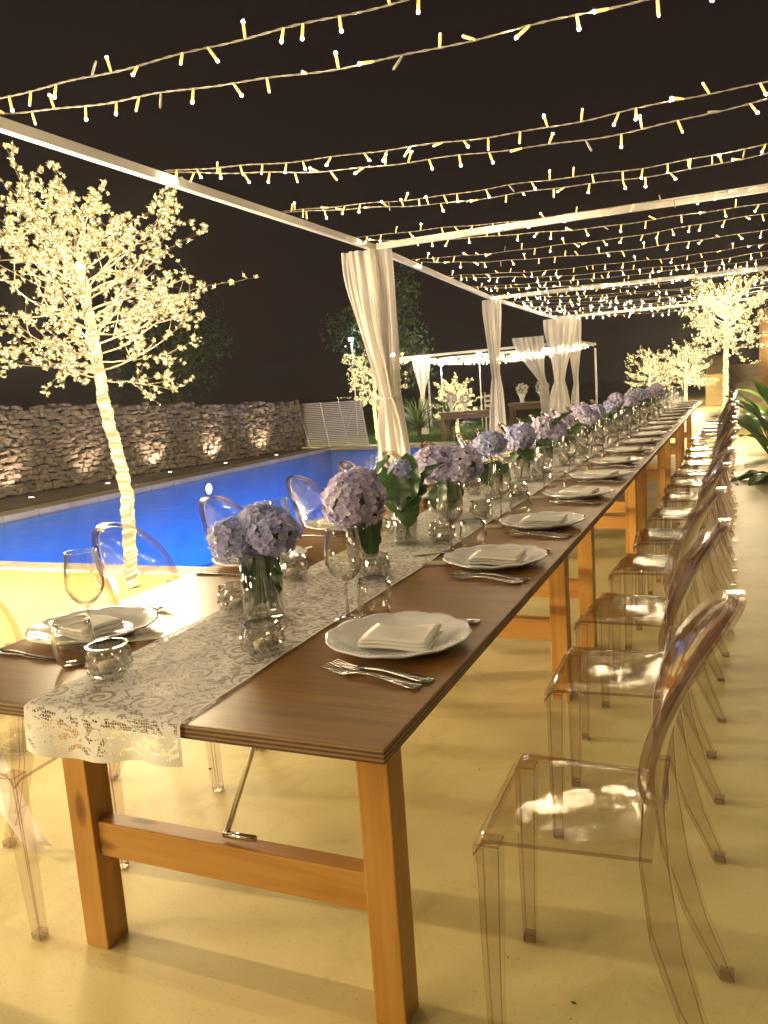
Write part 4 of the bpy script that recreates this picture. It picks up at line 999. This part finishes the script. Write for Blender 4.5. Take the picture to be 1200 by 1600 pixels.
def head_geo(rx, ry, rz_, nf, r, ps=.0185):
    rx *= .92; ry *= .92; rz_ *= .95; nf = int(nf*1.25)
    g = G()
    for i in range(nf):
        f = (i+.5)/nf; zz = 1-1.78*f; a = i*2.39996+r.uniform(-.2, .2); q = math.sqrt(max(0, 1-zz*zz))
        lump = 1+.07*math.sin(a*3+zz*5)+r.uniform(-.07, .07)
        nrm = Vector((q*math.cos(a)/rx, q*math.sin(a)/ry, zz/rz_)).normalized(); c_ = Vector((rx*q*math.cos(a), ry*q*math.sin(a), rz_*zz))*lump
        t1 = nrm.orthogonal().normalized(); t2 = nrm.cross(t1); a0 = r.uniform(0, PI); tl = Vector((r.uniform(-1, 1), r.uniform(-1, 1), r.uniform(-1, 1)))*.35
        for k in range(4):
            an = a0+k*PI/2+r.uniform(-.12, .12); d = (t1*math.cos(an)+t2*math.sin(an)+tl*.5).normalized(); s_ = nrm.cross(d).normalized(); l = ps*r.uniform(.85, 1.15); w_ = l*.50; up_ = nrm*l*r.uniform(.05, .45)
            g.add([c_, c_+d*l*.4+s_*w_*.85+up_*.25, c_+d*l*.8+s_*w_*.8+up_*.75, c_+d*l*1.05+up_, c_+d*l*.8-s_*w_*.8+up_*.75, c_+d*l*.4-s_*w_*.85+up_*.25, c_+d*l*.6-nrm*.0015+up_*.2],
                  [(0, 1, 6), (1, 2, 6), (2, 3, 6), (3, 4, 6), (4, 5, 6), (5, 0, 6)])
    core = G().lathe([(0, -rz_*.62), (rx*.5, -rz_*.5), (rx*.84, -.1*rz_), (rx*.8, rz_*.3), (rx*.45, rz_*.75), (0, rz_*.86)], 14); core.v = [(x, y*ry/rx, z) for x, y, z in core.v]
    g.join(core, None, 1)
    return g
rh = random.Random(44)
heads = [mesh('flower_head', head_geo(*s, rh), [M[c_], M['stem']]) for s, c_ in (((.085, .075, .062, 105), 'petal_blue'), ((.088, .08, .078, 125), 'petal_pink'), ((.105, .085, .066, 125), 'petal_pink'), ((.075, .07, .06, 90), 'petal_blue'), ((.08, .08, .07, 100), 'petal_pink'))]
lf = [leaf_geo(.125, .046, .5), leaf_geo(.105, .040, .9), leaf_geo(.14, .05, .2)]; lfm = [mesh('leaf', x, M['leaf']) for x in lf]
def hydrangea(label, x, y, hs, leaves, stems, z0=ZT+.006):
    t = thing('hydrangea', label, 'flowers', (x, y, z0), 0, 'hydrangeas in glass vases')
    for (mi, hx_, hy, hz, rz, sc, ti) in hs:
        o = bpy.data.objects.new('flower_head', heads[mi]); C.objects.link(o); o.parent = t; o.location = (hx_, hy, hz); o.rotation_euler = (ti, 0, rz); o.scale = (sc,)*3
    for (mi, lx, ly, lz, ax, az, sc) in leaves:
        o = bpy.data.objects.new('leaf', lfm[mi]); C.objects.link(o); o.parent = t; o.location = (lx, ly, lz); o.rotation_euler = (ax, 0, az); o.scale = (sc,)*3
    for P in stems: obj('stem', G().tube(P, [.0038]*len(P), 6), M['stem'], t)
def vase(label, x, y, kind=0):
    t = thing('glass_vase', label, 'vase', (x, y, ZT+.0062), 0, 'glass vases along the runner')
    for n, m in vsets[kind]: c_ = bpy.data.objects.new(n, m); C.objects.link(c_); c_.parent = t
vx = XC-.005
vase('clear cylinder vase nearest the camera, with water', -.555, VY[0])
hydrangea('wide blue-lilac hydrangea in the nearest vase', -.555, VY[0], [(0, -.050, -.01, .195, .3, .82, .15), (0, .040, .0, .205, 2.2, .84, -.1), (3, .0, .02, .222, 1.0, .85, 0)],
          [(0, -.012, -.01, .15, -1.35, .3, 1.0), (2, .018, .0, .16, -1.45, -.5, .9), (1, .0, .02, .155, -1.5, 2.6, 1.0), (2, .0, -.015, .165, -1.30, .0, .95)], [[(.0, 0, .2), (.012, .0, .1), (.034, .005, .03)], [(-.01, 0, .2), (.006, 0, .1), (.026, -.01, .028)], [(.02, 0, .2), (.016, .01, .1), (.03, .012, .034)]])
vase('clear narrow vase, second from the camera', -.535, VY[1], 1)
hydrangea('round pink-lilac hydrangea with dark leaves in the second vase', -.535, VY[1], [(1, -.012, 0, .205, .5, 1.06, .3), (4, .0, .02, .24, 1.5, .8, 0)],
          [(0, .04, -.03, .19, -1.0, .55, 1.15), (1, -.05, 0, .17, -.8, -.6, .95), (2, .03, .03, .23, 1.1, -.9, .85), (0, .05, -.02, .14, -1.2, .9, .9), (1, .06, .01, .20, .3, -1.5, .9)], [[(0, 0, .18), (.01, 0, .1), (.02, 0, .02)], [(.03, -.01, .17), (.03, -.01, .1), (.025, 0, .025)]])
vase('clear narrow vase holding mostly green leaves, third from the camera', -.545, VY[2], 1)
hydrangea('bunch of dark green leaves with one small blue bloom in the third vase', -.545, VY[2], [(3, -.01, .035, .235, .2, .7, 0)],
          [(2, .02, -.03, .13, 1.35, -.25, 1.25), (2, -.01, -.04, .11, 1.45, .35, 1.1), (0, -.04, .0, .16, 1.2, .8, 1.1), (0, .05, 0, .17, 1.15, -.9, 1.15), (1, .05, -.03, .12, 1.5, -.6, 1.2), (2, .0, .02, .17, 1.3, .1, 1.0), (1, .03, -.05, .16, -1.0, .3, 1.1)], [[(.0, 0, .2), (.005, 0, .1), (.012, 0, .02)], [(.03, -.01, .18), (.012, -.01, .09), (.0, 0, .02)], [(-.03, 0, .18), (-.006, 0, .09), (.01, .01, .02)]])
vase('clear cylinder vase, fourth from the camera', -.550, VY[3], 0)
hydrangea('broad pale pink-lilac hydrangea in the fourth vase', -.550, VY[3], [(2, -.03, 0, .215, .4, 1.05, .1), (4, .06, .01, .21, 1.5, 1.0, 0), (1, -.06, .03, .20, 2.5, .9, 0)],
          [(0, .0, -.05, .15, -.9, 2.9, 1.0), (1, .04, -.04, .15, -1.1, -2.6, 1.0), (2, .02, 0, .16, -1.4, .2, .9)], [[(.0, 0, .2), (.0, 0, .1), (.01, 0, .02)], [(.02, 0, .18), (.015, 0, .1), (-.01, 0, .02)]])
desc = ['blue-lilac', 'pink-lilac', 'pale pink', 'small blue-lilac', 'pink-tinged lilac']
for i in range(4, len(VY)):
    y = VY[i]; x = vx+rh.uniform(-.03, .03); vase('clear vase on the runner, %s from the camera' % ORD[i], x, y, i % 2)
    mi = [3, 4, 1, 2, 0][i % 5]; hs = [(mi, 0, 0, .225+rh.uniform(-.01, .03), rh.uniform(0, 6), rh.uniform(.72, 1.05), rh.uniform(-.3, .3))]
    if i % 3 != 1: hs.append(([1, 4, 2][i % 3], rh.uniform(-.07, .07), .03, .205, rh.uniform(0, 6), .85, 0))
    lv = [(rh.randint(0, 2), .02*math.cos(a), .02*math.sin(a), .16, rh.uniform(-.9, .2), a-PI/2, rh.uniform(.8, 1.05)) for a in (rh.uniform(0, 6), rh.uniform(-2.2, -.9), rh.uniform(-1.5, 0))]
    if i == 6: lv.append((2, .07, -.03, .24, .7, -1.9, 1.05))
    hydrangea('%s hydrangea in the %s vase from the camera' % (desc[mi], ORD[i]), x, y, hs, lv, [[(0, 0, .2), (.01, 0, .1), (-.01, 0, .02)]])
# fallen white cloth under the pool-side chair
def cl(u, v): return (-.22+.32*u+.012*math.sin(7*v), -.07+.13*v*(1-.6*u), .40*max(0, 1-u*1.1)**1.25+.012*math.sin(9*v+3*u)*(1-u*.6)+.014)
o = obj('fallen_cloth', G().grid(cl, 16, 14), M['sheer'], None, (-1.47, .60, 0)); tag(o, 'white cloth trailing onto the floor under the nearest pool-side chair', 'cloth')


rd = random.Random(77); g = G()
for i in range(90):
    x, y = rd.uniform(-1.6, 1.3), rd.uniform(-.4, 5.5); r_ = rd.uniform(.0012, .0042)
    m = Matrix.Translation((x, y, r_*.4)) @ rand_rot(rd) @ Matrix.Diagonal((r_*rd.uniform(1, 2.4), r_, r_*.5, 1))
    g.add([m @ Vector(p) for p in ((1, 0, 0), (-1, 0, 0), (0, 1, 0), (0, -1, 0), (0, 0, 1), (0, 0, -1))], [(0, 2, 4), (2, 1, 4), (1, 3, 4), (3, 0, 4), (2, 0, 5), (1, 2, 5), (3, 1, 5), (0, 3, 5)])
o = obj('floor_debris', g, M['soil'], smooth=False); o['kind'] = 'stuff'; tag(o, 'tiny dark crumbs and bits scattered on the floor', 'debris')

# ------------------------------------------------------------------ thin night haze round the lamps
m_, t_, o_ = newmat('night_air'); v_ = N(t_, 'ShaderNodeVolumePrincipled'); v_.inputs['Density'].default_value = .0011
v_.inputs['Color'].default_value = (.93, .92, .91, 1); v_.inputs['Anisotropy'].default_value = .6
t_.links.new(v_.outputs[0], o_.inputs['Volume'])
hz = obj('haze', G().box((0, 0, 1.2), (226, 226, 8.8)), m_, smooth=False); hz['kind'] = 'stuff'
cy.volume_bounces = 0
